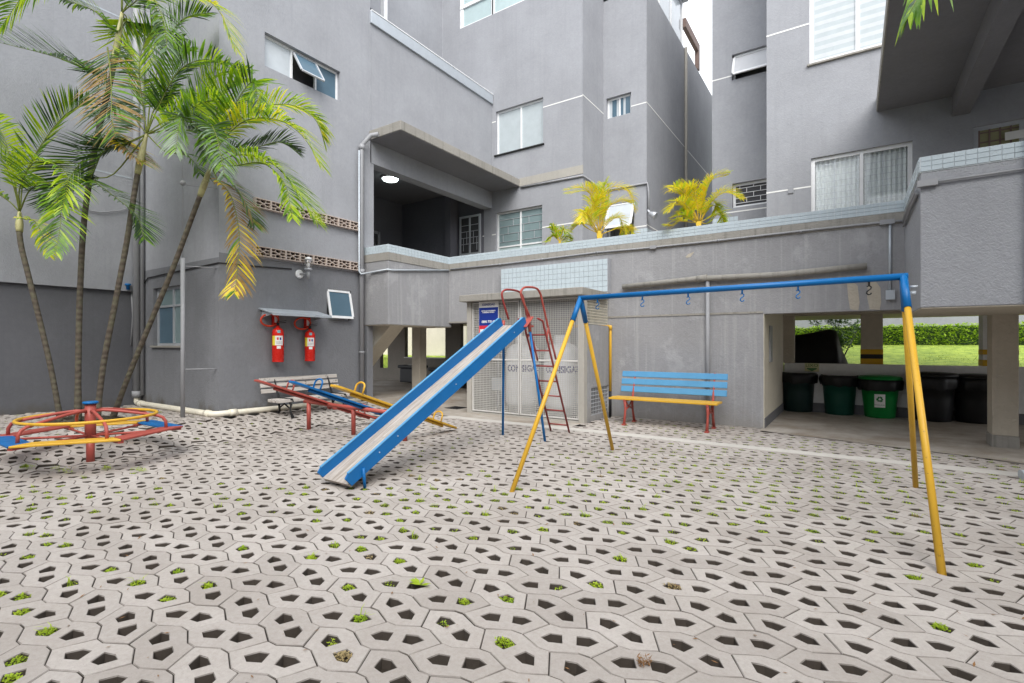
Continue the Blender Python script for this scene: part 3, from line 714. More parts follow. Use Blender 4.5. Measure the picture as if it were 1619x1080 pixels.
window(RB, fb, *w5b, (.5,), (.6,), pane='frosted_dark', mat='aluminium', n=.06, fw=.06, panes={2: 'door_dark', 3: 'door_dark'}, grille=None)
g = MB()
for k in range(4): g.box(-10.06, -9.4, YB - .075, YB - .065, 4.5 + k * .19, 4.515 + k * .19)
for k in range(5): g.box(-9.98 + k * .13, -9.965 + k * .13, YB - .073, YB - .063, 4.3 + .19 * (k % 2), 4.7 + .19 * (k % 2))
g.build('grille', 'aluminium', RB)
window(RB, fr_, *w6, (.5,), (), pane='pane_sky', n=-.1, fw=.05, deep=.4)
g = MB()
for k in range(3): g.box(-5.73 + k * .2, -5.6 + k * .2, YR + .11, YR + .116, 7.94, 8.44)
g.build('louvre', 'pane_blue', RB)
window(RB, fr_, *w7, (), (), pane='pane_sky', n=-.08, fw=.05, skip=(0,), deep=.5)
open_sash(RB, fr_, -5.8, -5.06, 4.65, 5.4, .3, n=-.03, pane='pane_sky', fw=.06)
# roof glazing towards the yard and along the side
mb = MB(); fg = Fr((0, YB, 0), (1, 0, 0), (0, -1, 0))
fbox(mb, fg, -10.2, -6.4, -.12, -.05, 11.27, 11.33); fbox(mb, fg, -10.2, -6.4, -.13, -.04, 11.9, 12.0); fbox(mb, fg, -10.2, -6.4, -.12, -.05, 12.8, 12.9)
for uu in (-10.2, -9.0, -7.8, -6.6): fbox(mb, fg, uu, uu + .12, -.115, -.055, 11.33, 12.8)
wr = mb.build('window', 'white_metal', RB)
for uu in (-10.08, -8.88, -7.68):
    for (a, b2) in ((11.33, 11.9), (12.0, 12.8)): g = MB(); fbox(g, fg, uu, uu + 1.08, -.095, -.085, a, b2); g.build('pane', 'frosted_pane', wr)
mb = MB(); fs = FX(xr)
fbox(mb, fs, YR, 17.43, -.13, -.05, 12.85, 12.95)
for uu in (13.7, 14.9, 16.1, 17.35): fbox(mb, fs, uu, uu + .1, -.125, -.055, 11.38, 12.85)
wr = mb.build('window', 'white_metal', RB)
for uu in (13.8, 15.0, 16.2): g = MB(); fbox(g, fs, uu, uu + 1.1, -.095, -.085, 11.39, 12.85); g.build('pane', 'pane_sky', wr)
mb = MB(); mb.box(-9, xr + .12, 13.5, 17.5, 12.96, 13.1); mb.build('roof_edge', 'galvanised', RB)
mb = MB(); mb.box(xr - .1, xr + .03, 17.5, 19.4, 12.15, 12.45); mb.box(xr - .1, xr + .03, 19.2, 19.4, 11.5, 12.15); mb.build('gutter_beam', 'brown_wood', RB)
mb = MB(); mb.tube([(xr + .05, 17.45, 11.4), (xr + .05, 17.45, 2.6)], .05, 8); mb.build('downpipe', 'raw_concrete', RB)
mb = MB()
for (a, b2) in ((XL, w4[0]), (w4[1], xc + .004)): fbox(mb, fb, a, b2, 0, .004, 8.03, 8.06)
for (a, b2) in ((XL - .35, w5[0]), (w5[1], xc + .004)): fbox(mb, fb, a, b2, 0, .004, 4.68, 4.71)
for zz in (8.06, 4.7): fbox(mb, FX(xc), YB, YR, 0, .004, zz, zz + .03); fbox(mb, FX(xr), YR - .004, 22.4, 0, .004, zz, zz + .03)
fbox(mb, fr_, w6[1], xr + .004, 0, .004, 8.06, 8.09); fbox(mb, fr_, xc, w7[0], 0, .004, 4.67, 4.7); fbox(mb, fr_, w7[1], xr, 0, .004, 4.67, 4.7)
mb.build('painted_line', 'label_white', RB)
mb = MB(); mb.box(-7.95, xc + .012, YB - .012, YB + .02, 5.97, 6.2); mb.build('concrete_band', 'smooth_concrete', RB)
def tl(a, b2, fr, z0, z1, n0): m_ = MB(); tile_run(m_, fr, a, b2, z0, z1, .1, .1, n0); o = m_.build('tile', 'tile_blue', RB); o['kind'] = 'stuff'
tl(-5.05, xr + .01, fr_, 2.4, 4.62, .003); tl(YR - .01, 18.5, FX(xr), 2.4, 4.62, .003)
mb = MB(); mb.tube([(-7.9, YB - .03, 5.93), (xc + .03, YB - .03, 5.9), (xc + .03, YR - .03, 5.86), (xr + .03, YR - .03, 5.84), (xr + .06, YR - .02, 5.6), (xr + .06, YR - .02, 5.05)], .028, 8); mb.build('conduit', 'grey_pipe', RB)
mb = MB(); mb.lathe([(.05, 0), (.09, .12), (.1, .2)], (xr + .1, YR - .05, 5.0), 12, Matrix.Rotation(R(120), 3, 'Y')); mb.tube([(xr + .05, YR - .03, 5.1), (xr + .1, YR - .05, 5.0)], .03, 8); mb.build('floodlight', 'aluminium', RB)

# ------------------------------------------------------------------ right building
TB = thing('apartment_block', (.5, YB, 2.4), 'pale grey apartment block on the right with wide white windows and deep slab overhang', 'building')
xe = -1.545; xel = -2.972
w11 = (-.74, .9, 7.26, 8.9); w12 = (-.71, .96, 3.6, 5.3); w13 = (1.83, 3.6, 4.0, 5.35); w9 = (-2.5, -1.55, 8.04, 8.68); w10 = (-2.49, -1.55, 4.84, 5.45)
mb = MB()
wall(mb, fb, xe, 6, 2.4, 13.5, [w11, w12, w13])
mb.poly([(xe, YB, 2.4), (xe, YB, 13.5), (xe, YR, 13.5), (xe, YR, 2.4)])
wall(mb, fr_, xel, xe, 2.4, 13.5, [w9, w10])
mb.poly([(xel, YR, 2.4), (xel, YR, 13.5), (xel, 22.5, 13.5), (xel, 22.5, 2.4)]); mb.poly([(xel, 22.5, 2.4), (xel, 22.5, 13.5), (6, 22.5, 13.5), (6, 22.5, 2.4)])
mb.build('wall', 'grey_stucco', TB, recalc=False)
mb = MB(); mb.box(xel, 6, YR, 22.5, 13.4, 13.5); mb.box(xe, 6, YB + .01, YR, 13.4, 13.5); mb.build('roof', 'smooth_concrete', TB)
window(TB, fb, *w11, (.51,), (), pane='pane_corrugated', n=-.05, fw=.08, sill='raw_concrete', panes={0: 'blind_pale', 1: 'blind_pale'})
g = MB()
for zz in range(9): fbox(g, fb, w11[0] + .09, w11[1] - .09, -.079, -.071, w11[2] + .12 + zz * .17, w11[2] + .2 + zz * .17)
g.build('blind', 'blind_slat', TB)
wn = window(TB, fb, *w12, (.52,), (), pane='clear_pane', n=-.05, fw=.07, deep=.6, curtain=((-.64, .12), (.2, .93)))
g = MB()
for zz in range(14): fbox(g, fb, w12[0] + .08, w12[1] - .08, -.1, -.094, w12[2] + .1 + zz * .12, w12[2] + .108 + zz * .12)
for uu in (-.3, .1, .5): fbox(g, fb, uu, uu + .01, -.103, -.097, w12[2] + .07, w12[3] - .07)
g.build('grille', 'aluminium', wn)
window(TB, fb, *w13, (.36, .7), (), pane='pane_olive', mat='aluminium', n=-.05, fw=.07)
g = MB()
for k in range(12): fbox(g, fb, 1.9 + k * .14, 1.925 + k * .14, -.07, -.055, 4.05, 5.28)
for k in range(7): fbox(g, fb, 1.9, 3.5, -.069, -.056, 4.2 + k * .17, 4.22 + k * .17)
g.build('grille', 'brown_wood', TB)
window(TB, fr_, *w9, (), (), pane='pane_corrugated', n=-.14, fw=.06, skip=(0,), deep=.5)
open_sash(TB, fr_, -2.46, -1.6, 8.1, 8.64, .2, n=-.08, pane='pane_corrugated', fw=.06)
window(TB, fr_, *w10, (), (), pane='pane_blue', n=-.1, fw=.06, grille=(3, 4), panes={0: 'dark_interior'})
for q in ((fb, xe - .004, w11[0], 8.11), (fb, xe - .004, w12[0], 4.70), (fr_, xel, w9[0], 8.14), (fr_, xel + .3, xe, 4.72)): mb = MB(); fbox(mb, q[0], q[1], q[2], 0, .004, q[3], q[3] + .03); mb.build('painted_line', 'label_white', TB)
mb = MB(); mb.box(.40, 6, 5.6, YB - .003, 5.99, 6.25); mb.build('canopy', 'raw_concrete', TB, .008)
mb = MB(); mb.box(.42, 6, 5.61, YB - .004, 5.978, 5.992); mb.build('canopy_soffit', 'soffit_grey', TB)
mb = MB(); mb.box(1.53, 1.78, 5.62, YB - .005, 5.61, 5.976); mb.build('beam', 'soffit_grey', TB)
mb = MB(); tile_run(mb, fr_, xel + .02, xel + .62, 2.4, 4.62, .1, .1, .003); o = mb.build('tile', 'tile_blue', TB); o['kind'] = 'stuff'
mb = MB(); mb.box(-1.13, -1.03, YB - .02, YB - .002, 4.63, 4.77); mb.build('junction_box', 'grey_stucco', TB, .004)
mb = MB(); mb.box(2.25, 2.6, YB + .02, YB + .034, 5.02, 5.16); tag(mb.build('emergency_light', 'label_white', TB), 'white slanted emergency lamp')

# ------------------------------------------------------------------ podium wall with tiled parapet, garage
PO = thing('garage_podium', (-2.5, YP, 0), 'streaky grey podium wall with pale blue tiled parapet over the open garage', 'wall')
ZH = 1.93
mb = MB()
wall(mb, FY(YP), -6.65, -1.234, -.02, ZH)
wall(mb, FY(YP), XB + .003, .65, ZH, ZTB - .17)
wall(mb, FY(YP), .65, 6, ZH, ZTB - .17)
mb.poly([(-6.65, YP, 0), (-6.65, YP + .25, 0), (-6.65, YP + .25, ZH), (-6.65, YP, ZH)][::-1])
mb.poly([(XB, YP, ZH), (6, YP, ZH), (6, YP + .25, ZH), (XB, YP + .25, ZH)])
mb.build('podium_wall', 'streaked_stucco', PO, recalc=False)
mb = MB(); mb.box(-1.237, -1.225, YP + .003, 12.35, 0, ZH + .4); mb.build('side_wall', 'cream_wall', PO)
mb = MB(); mb.box(-1.224, -1.21, YP + .01, 12.35, 0.0, .17); mb.build('skirting', 'plinth_grey', PO)
mb = MB(); fbox(mb, FX(-1.222), 10.05, 10.35, 0, .02, 1.1, 1.75); mb.build('panel_door', 'grey_pipe', PO)
mb = MB(); mb.box(-16, 6, YP + .26, 12.28, 2.3, 2.4); mb.box(-16, 6, YP + .25, YP + .27, ZH, 2.4); mb.box(-16, 6, 12.28, 22.4, 2.36, 2.42); mb.build('garage_ceiling', 'beige_plaster', PO)
mb = MB(); mb.box(-3.9, 6, 12.25, 12.45, 2.02, 2.3); mb.build('ceiling_beam', 'beige_plaster', PO)
for xx in (-.4, .95): m_ = MB(); m_.tube([(xx - .25, 9.9, 1.98), (xx + .25, 9.9, 1.98)], .04, 8); m_.tube([(xx, 9.9, 1.98), (xx, 9.9, 2.3)], .02, 6); m_.build('pipe', 'raw_concrete', PO)
mb = MB(); mb.box(-8.149, .648, YP - .012, YP + .03, ZTB - .17, ZTB); mb.build('concrete_band', 'raw_concrete', PO, .006)
mb = MB(); mb.box(-8.157, .646, YP - .004, YP + .15, ZTB, ZT); mb.build('parapet_rim', 'grout', PO)
mb = MB(); tile_run(mb, FY(YP), -8.15, .64, ZTB, ZT, .097, .056, .004); o = mb.build('tile', 'tile_blue', PO); o['kind'] = 'stuff'
mb = MB(); mb.box(-6.5, -3.95, YP - .17, YP - .003, 2.42, 3.10); mb.build('tile_panel', 'grey_stucco', PO)
mb = MB(); tile_run(mb, FY(YP - .17), -6.49, -3.96, 2.45, 3.09, .1, .1, .002); o = mb.build('tile', 'tile_blue', PO); o['kind'] = 'stuff'
mb = MB()
mb.tube([onY(u, v, YP - .03) for u, v in ((712, 426), (790, 418), (857, 410), (944, 399), (1015, 393), (1033, 391), (1130, 381), (1270, 365), (1400, 351), (1432, 349))], .017, 8)
for u, v in ((790, 418), (857, 410), (944, 399), (1136, 380), (1266, 366)): q = onY(u, v, YP - .03); mb.tube([q - Vector((.02, 0, 0)), q + Vector((.02, 0, 0))], .024, 8)
q = onY(1033, 391, YP - .03); mb.box(q.x - .06, q.x + .06, YP - .06, YP - .001, q.z - .03, q.z + .03); q = onY(1404, 351, YP - .03); mb.box(q.x - .1, q.x + .08, YP - .06, YP - .001, q.z - .035, q.z + .035)
mb.build('conduit', 'grey_pipe', PO)
mb = MB(); mb.tube([(.472, YP - .03, 3.2), (.472, YP - .03, 2.2)], .018, 8); mb.box(.42, .53, YP - .06, YP, 2.08, 2.22); mb.build('switch_conduit', 'galvanised', PO)
mb = MB(); mb.tube([(-3.69, YP - .07, 2.53), (-2.3, YP - .07, 2.585), (-1.0, YP - .07, 2.56), (.19, YP - .07, 2.6)], .05, 12); mb.tube([(-2.3, YP - .07, 2.58), (-2.12, YP - .07, 2.595)], .06, 12); mb.build('wall_pipe', 'raw_concrete', PO)
mb = MB(); mb.tube([(-2.12, YP - .05, 2.57), (-2.12, YP - .05, .02)], .035, 12); mb.build('downpipe', 'grey_pipe', PO)
mb = MB(); mb.box(-8.2, -1.24, YP - .012, YP - .002, 1.94, 1.975); mb.build('drip_line', 'raw_concrete', PO)
for pts in (((1339, 447), (1347, 445), (1356, 452), (1359, 478), (1357, 491), (1344, 489), (1341, 470)), ((1372, 447), (1384, 444), (1392, 455), (1393, 478), (1391, 490), (1375, 489), (1371, 470))):
    mb = MB(); mb.prism([onY(u, v, YP - .0005) for u, v in pts], (0, -.003, 0)); mb.build('render_patch', 'beige_plaster', PO)
mb = MB(); mb.prism([onY(u, v, YP - .0005) for u, v in ((1084, 406), (1088, 402), (1098, 398), (1092, 406), (1086, 408))], (0, -.004, 0)); mb.build('render_patch', 'beige_plaster', PO)
mb = MB(); mb.box(1.60, 1.865, 9.46, 9.78, .17, 2.29); col_ = mb.build('pillar', 'beige_plaster', PO, .01)
mb = MB(); mb.box(1.592, 1.873, 9.452, 9.79, 0, .17); mb.build('pillar_base', 'raw_concrete', col_, .008)
# low rear wall of the garage and pillars beyond
LW = thing('garage_rear_wall', (0, 12.4, 0), 'low cream wall behind the bins, open above to the garden', 'wall')
def xat(u, y): return onY(u, 500, y).x
mb = MB(); mb.box(-1.21, 6, 12.36, 12.5, 0, 1.02); mb.build('low_wall', 'white_wall', LW)
mb = MB(); mb.box(-1.2, 6, 12.345, 12.359, 0, .2); mb.build('skirting', 'plinth_grey', LW)
a, b2 = xat(1233, 12.36), xat(1256, 12.36); mb = MB(); mb.box(a, b2, 12.33, 12.52, 1.02, 2.3); mb.build('pillar', 'beige_plaster', LW, .008)
a, b2 = xat(1361, 12.55), xat(1396, 12.55); mb = MB(); mb.box(a, b2, 12.55, 12.9, 0, 2.36); pl = mb.build('pillar', 'beige_plaster', LW, .008)
for (mm, z0, z1) in (('stripe_yellow', .99, 1.13), ('stripe_black', 1.13, 1.22), ('stripe_yellow', 1.22, 1.32)):
    mb = MB(); mb.box(a - .004, b2 + .004, 12.546, 12.904, z0, z1); mb.build('painted_stripe', mm, pl)
mb = MB(); mb.box(2.1, 2.6, 13.2, 13.6, 0, 2.36); p2 = mb.build('pillar', 'white_wall', LW)
mb = MB(); mb.box(2.096, 2.604, 13.196, 13.604, 1.0, 1.12); mb.box(2.096, 2.604, 13.196, 13.604, 1.22, 1.32); mb.build('painted_stripe', 'stripe_yellow', p2)
# left part of the rear wall
a0, a1, a2, a3, a4 = xat(601, 12.4), xat(613, 12.4), xat(640, 12.4), xat(704, 12.4), xat(728, 12.4)
mb = MB(); fw_ = FY(12.4)
wall(mb, fw_, -16.5, -1.24, 0, 2.32, [(a0, a1, .6, 1.3), (a2, a3, 1.0, 2.28), (a4, a4 + 1.6, .8, 2.28)], rev=.15)
mb.build('rear_partition', 'taupe_plaster', LW, recalc=False)
mb = MB(); mb.box(a2, a3, 12.36, 12.55, .97, 1.0); mb.build('ledge', 'white_wall', LW)
mb = MB(); mb.box(-9.42, -9.14, 9.45, 9.7, .1, 2.3); tag(mb.build('garage_pillar', 'beige_plaster', bevel=.01), 'rough beige square pillar under the porch balcony', 'pillar')
# stairs seen from below
ys = 8.3; st = MB(); p0, p1, p2_ = onY(584, 515, ys), onY(641, 515, ys), onY(584, 587, ys)
st.prism([(p0.x - .35, ys, 2.3), (p1.x, ys, 2.3), (p1.x, ys, p1.z), (p2_.x, ys, p2_.z), (p2_.x - .35, ys, p2_.z - .3)], (0, -.45, 0))
tag(st.build('stair_flight', 'cream_wall', bevel=.01), 'cream sloping underside of a stair flight below the balcony', 'stairs')

# right balcony
RBAL = thing('corner_balcony', (.65, 7.42, 1.83), 'rough grey stucco balcony jutting out on the right with a rim of pale blue tiles', 'balcony')
yq = 7.42
mb = MB(); mb.box(.65, 6, yq, YP + .1, 1.83, ZTB - .01); mb.build('balcony_wall', 'rough_grey_stucco', RBAL, .01)
mb = MB(); mb.box(.66, 6, yq + .01, YP + .09, 1.818, 1.832); mb.build('soffit', 'beige_plaster', RBAL)
mb = MB(); mb.box(.645, 6, yq - .004, yq + .15, ZTB - .01, ZT); mb.box(.645, .8, yq + .15, YP, ZTB - .01, ZT); mb.build('rim', 'grout', RBAL)
nt_ = 0
for i in range(34):
    for k in range(3):
        m_ = MB(); e = rnd.uniform(0, .003); fbox(m_, FY(yq), .65 + i * .097 + .004, .65 + (i + 1) * .097 - .003, .004, .012 + e, ZTB + k * .0567 + .003, ZTB + (k + 1) * .0567 - .003)
        m_.build('tile', 'tile_blue', RBAL)
mb = MB(); tile_run(mb, FX(.65), yq, YP, ZTB, ZT, .097, .056, -.012); mb.v = [(.65 - (.65 - x) * 1 - .004, y, z) if False else (.645 - .008 * (x < .645) , y, z) for x, y, z in mb.v]; o = mb.build('tile', 'tile_blue', RBAL); o['kind'] = 'stuff'
mb = MB()
mb.tube([(.63, YP - .1, 3.2), (.62, 9.0, 3.21), (.62, 8.2, 3.215), (.63, 7.6, 3.2)], .02, 8); mb.tube([(.63, YP - .1, 3.14), (.62, 8.2, 3.15), (.63, 7.5, 3.16)], .016, 8)
mb.box(.62, .8, yq - .05, yq - .001, 3.20, 3.27); mb.tube([(.8, yq - .03, 3.235), (1.55, yq - .03, 3.245)], .013, 8); mb.box(1.55, 1.72, yq - .05, yq - .001, 3.22, 3.29); mb.tube([(1.72, yq - .03, 3.26), (2.1, yq - .03, 3.31), (3, yq - .03, 3.3)], .013, 8)
mb.build('conduit', 'grey_pipe', RBAL)

# ------------------------------------------------------------------ left boundary wall
zl = onX(220, 461.7, XW).z
BW = thing('boundary_wall', (XW, 0, 0), 'tall grey wall behind the palms whose lower half is darker and set back', 'wall')
mb = MB(); wall(mb, FX(XW - .07), -16, YF, -.05, zl); mb.build('lower_wall', 'slate_paint', BW, recalc=False)
mb = MB(); mb.box(XW - .3, XW, -16, YF - .001, zl, ZTOP); mb.build('upper_wall', 'grey_stucco', BW)
mb = MB()
for (u, v) in ((0, 234), (200, 32)): q = onX(u, v, XW); mb.box(XW, XW + .004, -8, YF - .01, q.z - .015, q.z + .015)
mb.build('painted_line', 'galvanised', BW)
mb = MB(); cab = [onX(u, v, XW + .03) for u, v in ((70, 285), (85, 300), (105, 318), (130, 331), (160, 336), (190, 333), (222, 322))]; mb.tube(cab, .012, 6); mb.build('cable', 'grey_pipe', BW)
q = onX(201, 452, XW); mb = MB(); mb.lathe([(.03, 0), (.03, .08), (.055, .09), (.05, .12)], (XW + .04, q.y, q.z - .08), 10); mb.build('tap', 'blue_paint', BW)
mb = MB(); mb.tube([(XW - .04, YF - .14, zl), (XW - .03, YF - .12, 2.0), (XW - .04, YF - .15, 1.4)], .015, 6); mb.build('hose', 'grey_pipe', BW)
# unseen block added behind the camera to cut sky light on low walls
YB_ = thing('unseen_sky_blocker', (0, -7, 0), 'plain grey block added unseen on the viewer side to shade the yard', 'building')
mb = MB(); mb.box(-12.0, 14, -8.4, -7, -.05, 8.5); mb.build('wall', 'grey_stucco', YB_)
YR_ = thing('unseen_blocker_wing', (7, 0, 0), 'plain grey wing added unseen along the right side to shade the yard', 'building')  # unseen wing, added to block sky light from the right
mb = MB(); mb.box(6.6, 14, -6.99, 5.5, -.05, 8.5); mb.build('wall', 'grey_stucco', YR_)

# ------------------------------------------------------------------ pipes on the left block
def pipe_thing(name, runs, r, mat, label, cat='pipe', n=12, joints=()):
    mb = MB()
    for pts in runs: mb.tube(pts, r, n)
    for q, d, l in joints: q = Vector(q); d = Vector(d); mb.tube([q - d * l, q + d * l], r * 1.22, n)
    return tag(mb.build(name, mat), label, cat)
pipe_thing('downpipe', [[(XW + .09, YF - .09, .35), (XW + .09, YF - .09, ZTOP)]], .075, 'grey_pipe', 'thick grey downpipe in the wall corner behind the palms', joints=(((XW + .09, YF - .09, .42), (0, 0, 1), .06),))
pipe_thing('downpipe', [[(XW + .23, YF - .05, .4), (XW + .23, YF - .05, ZTOP)]], .035, 'grey_pipe', 'thin dark pipe running up beside the thick corner downpipe')
g0 = G(289, 660, .2)
mb = MB(); mb.tube([(g0.x, g0.y, .18), (g0.x, g0.y, 2.85)], .034, 10); mb.tube([(g0.x, g0.y, 2.8), (g0.x, g0.y, 7.5)], .006, 6)
mb.sphere((g0.x, g0.y, 4.1), .045, 10, 6)
for zz in (1.0, 2.72, 4.08): mb.tube([(g0.x, g0.y, zz), (g0.x + .25, YF, zz)], .008, 6)
tag(mb.build('earthing_pole', 'grey_pipe'), 'slim grey pole with thin rod standing before the ground-floor window', 'pole')
zz = .25; pz = .245
drain = [(XW + .09, YF - .09, .36), (XW + .1, YF - .1, .27), (XW + .2, YF - .12, pz), (XL - .05, YF - .12, pz), (XL + .08, YF - .08, pz), (XL + .1, YF + .1, pz), (XL + .1, 7.3, pz - .03)]
pipe_thing('drain_pipe', [drain], .052, 'white_pipe', 'cream plastic drain pipe lying along the foot of the wall', joints=(((XW + .35, YF - .12, pz), (1, 0, 0), .08), ((XL - .12, YF - .12, pz), (1, 0, 0), .06), ((XL + .1, YF + .18, pz), (0, 1, 0), .06)))
xa, ya = XL + .08, 7.37
pipe_thing('downpipe', [[(XL + .35, 7.6, 6.0), (XL + .2, 7.52, 5.98), (xa, ya, 5.75), (xa, ya, .25)]], .05, 'grey_pipe', 'grey rainwater pipe dropping from the canopy beside the porch', joints=(((xa, ya, 3.0), (0, 0, 1), .05), ((xa, ya, 1.25), (0, 0, 1), .02), ((xa, ya, 5.7), (0, 0, 1), .05), ((xa, ya, .3), (0, 0, 1), .05)))
pipe_thing('conduit', [[(xa + .02, ya - .09, 5.6), (xa + .02, ya - .09, 3.0), (xa + .06, ya - .07, 2.93), (xa + .2, YBAL - .03, 2.98), (XB + .02, YBAL - .03, 3.0), (XB + .03, YBAL + .1, 3.0), (XB + .03, YP - .05, 3.22)]], .02, 'galvanised', 'thin grey conduit bending from the downpipe along the porch balcony', n=8)
pipe_thing('cable', [[(XW + .25, YF - .02, 2.65), (XW + .4, YF - .02, 2.74), (-11.0, YF - .02, 2.76), (XL + .012, YF - .012, 2.8), (XL + .015, 5.0, 2.82), (XL + .012, 5.75, 2.86)]], .012, 'cable_black', 'black cable stapled round the corner to the wall lamp', n=6)
q = G(1612, 742)
mb = MB(); rx, ry = 1.562, 7.355
mb.tube([(rx - .09, ry - .02, .05), (rx - .02, ry, .06), (rx, ry, .12), (rx, ry, 8)], .047, 12); mb.tube([(rx - .1, ry - .02, .05), (rx - .03, ry, .055)], .056, 12); mb.tube([(rx, ry, 3.5), (rx, ry, 3.6)], .057, 12); mb.tube([(rx, ry, .78), (rx, ry, .8)], .052, 12)
tag(mb.build('downpipe', 'galvanised'), 'pale grey downpipe with elbow foot in front of the corner balcony', 'pipe')

# ------------------------------------------------------------------ wall fittings
lp = onX(480, 428, XL)
WL = thing('wall_lamp', (XL, lp.y - .12, lp.z - .05), 'grey globe wall lamp under the pierced blocks', 'lamp')
yl = lp.y - .02; zl_ = lp.z - .08
mb = MB(); mb.lathe([(.085, 0), (.085, .02), (.06, .03)], (XL + .001, yl - .08, zl_), 18, Matrix.Rotation(R(90), 3, 'Y')); mb.build('back_plate', 'white_metal', WL)
mb = MB(); mb.tube([(XL + .02, yl - .08, zl_), (XL + .1, yl - .02, zl_ + .01), (XL + .17, yl, zl_ + .02)], .018, 8); mb.tube([(XL + .18, yl, zl_ - .1), (XL + .18, yl, zl_ + .07)], .03, 10); mb.build('arm', 'grey_pipe', WL)
mb = MB(); mb.lathe([(.05, 0), (.075, .02), (.07, .035)], (XL + .18, yl, zl_ + .07), 16); mb.build('collar', 'aluminium', WL)
mb = MB(); mb.sphere((XL + .18, yl, zl_ + .2), .1, 18, 10); mb.build('globe', 'globe_glass', WL)
mb = MB(); mb.sphere((XL + .18, yl, zl_ + .17), .035, 10, 8, 1.4); mb.build('bulb', 'label_white', WL)
mb = MB(); mb.lathe([(.085, 0), (.05, .045), (.01, .06)], (XL + .18, yl, zl_ + .27), 16); mb.build('cap', 'white_metal', WL)

p = onX(617, 283, -10.3); CL = thing('ceiling_lamp', (-10.3, 9.45, 6.05), 'lit round ceiling lamp inside the porch', 'lamp')
qq = Vector((onD(617, 283, 1).x, onD(617, 283, 1).y, onD(617, 283, 1).z - EYE)); tt = (6.0 - EYE) / qq.z; q = Vector((qq.x * tt, qq.y * tt, 6.0)); CL.location = (q.x, q.y, 6.05)
mb = MB(); mb.lathe([(.225, 0), (.25, .03), (.25, .05)], (q.x, q.y, 6.0), 24); mb.build('rim', 'white_metal', CL)
mm, t, b = node_mat('lamp_glow'); b.inputs['Base Color'].default_value = (.9, .95, .95, 1); b.inputs['Emission Color'].default_value = (.86, 1, .97, 1); b.inputs['Emission Strength'].default_value = 5.0
mb = MB(); mb.lathe([(.02, -.075), (.12, -.065), (.19, -.04), (.22, 0)], (q.x, q.y, 6.0), 24); mb.build('diffuser', 'lamp_glow', CL)

ya0, ya1 = onX(408.7, 483, XL).y, 6.33
AW = thing('extinguisher_awning', (XL, (ya0 + ya1) / 2, 2.1), 'small sloping grey metal awning over the fire extinguishers', 'awning')
mb = MB(); mb.prism([(XL, ya0, 2.06), (XL + .42, ya0 + .02, 1.955), (XL + .42, ya0 + .02, 1.975), (XL, ya0, 2.08)], (0, ya1 - ya0, 0)); mb.build('roof_sheet', 'galvanised', AW)
mb = MB(); mb.box(XL + .405, XL + .425, ya0 + .02, ya1 + .02, 1.935, 1.957); mb.build('front_lip', 'galvanised', AW)
for yy in (ya0 + .06, ya1 - .06): mb = MB(); mb.prism([(XL, yy, 2.055), (XL + .36, yy, 1.968), (XL, yy, 1.9)], (0, .012, 0)); mb.build('bracket', 'galvanised', AW)

def extinguisher(u, vb, label, size):
    y = onX(u, 540, XL + .13).y; x = XL + .13; f = depth((x, y)); zb = EYE + (546 - vb) / FPX * f
    E = thing('fire_extinguisher', (XL, y, zb), label, 'fire extinguisher', 'fire extinguishers under the metal awning')
    r = .098 * size; h = .62 * size; mb = MB()
    mb.lathe([(r * .9, 0), (r, .01), (r, .02), (r * .96, .025), (r, .03), (r, h - .1), (r * .9, h - .05), (r * .55, h - .015), (r * .3, h), (r * .3, h + .03)], (x, y, zb), 24); mb.build('cylinder', 'extinguisher_red', E)
    th0 = math.atan2(-x * 0 - y, 0 - x) + .0
    def patch(a0, a1, z0, z1, mat, name):
        m_ = MB(); n = 8; rr = r + .0015
        for i in range(n):
            A, B = a0 + (a1 - a0) * i / n, a0 + (a1 - a0) * (i + 1) / n
            m_.poly([(x + rr * math.cos(th0 + A), y + rr * math.sin(th0 + A), zb + z0), (x + rr * math.cos(th0 + B), y + rr * math.sin(th0 + B), zb + z0), (x + rr * math.cos(th0 + B), y + rr * math.sin(th0 + B), zb + z1), (x + rr * math.cos(th0 + A), y + rr * math.sin(th0 + A), zb + z1)], True)
        m_.build(name, mat, E)
    k = size
    patch(-1.1, -.5, .3 * k, .47 * k, 'label_yellow', 'yellow_label'); patch(-.5, .9, .3 * k, .47 * k, 'label_white', 'label'); patch(-.2, .5, .24 * k, .29 * k, 'label_white', 'label'); patch(-.1, .4, .52 * k, .57 * k, 'sign_cyan', 'sticker')
    for (a, zc, cmat) in ((0.0, .42, 'sign_red'), (.45, .42, 'sign_blue')):
        patch(a - .17, a + .12, (zc - .025) * k, (zc + .02) * k, cmat, 'pictogram')
    for i in range(3): patch(-.35, .75, (.325 + i * .018) * k, (.331 + i * .018) * k, 'plinth_grey', 'print_line')
    mb = MB(); zt = zb + h + .03; mb.tube([(x, y, zt), (x, y, zt + .05)], .022, 10); mb.beam((x, y - .02, zt + .05), (x + .02, y + .14, zt + .065), .025, .012); mb.beam((x, y - .02, zt + .075), (x + .02, y + .15, zt + .1), .025, .01); mb.build('valve', 'black_iron', E)
    mb = MB(); mb.box(XL + .002, XL + .07, y - .05, y + .06, zt + .0, zt + .22); mb.build('holder', 'extinguisher_red', E, .006)
    mb = MB(); mb.box(XL + .071, XL + .074, y - .03, y + .03, zt + .06, zt + .19); mb.build('tag', 'label_white', E)
    mb = MB(); pts = []
    for i in range(22):
        a = 2 * math.pi * i / 22; pts.append((x - .03 + .02 * math.sin(a), y - .14 + .17 * math.cos(a), zt + .1 + .11 * math.sin(a)))
    mb.tube(pts, .017, 8, closed=True); mb.build('hose', 'hose_red', E)
extinguisher(439.5, 572.5, 'red fire extinguisher with white label, the bigger one near the wall corner', 1.03)
extinguisher(490, 571, 'red fire extinguisher with white label, the one closer to the small tilted window', .97)

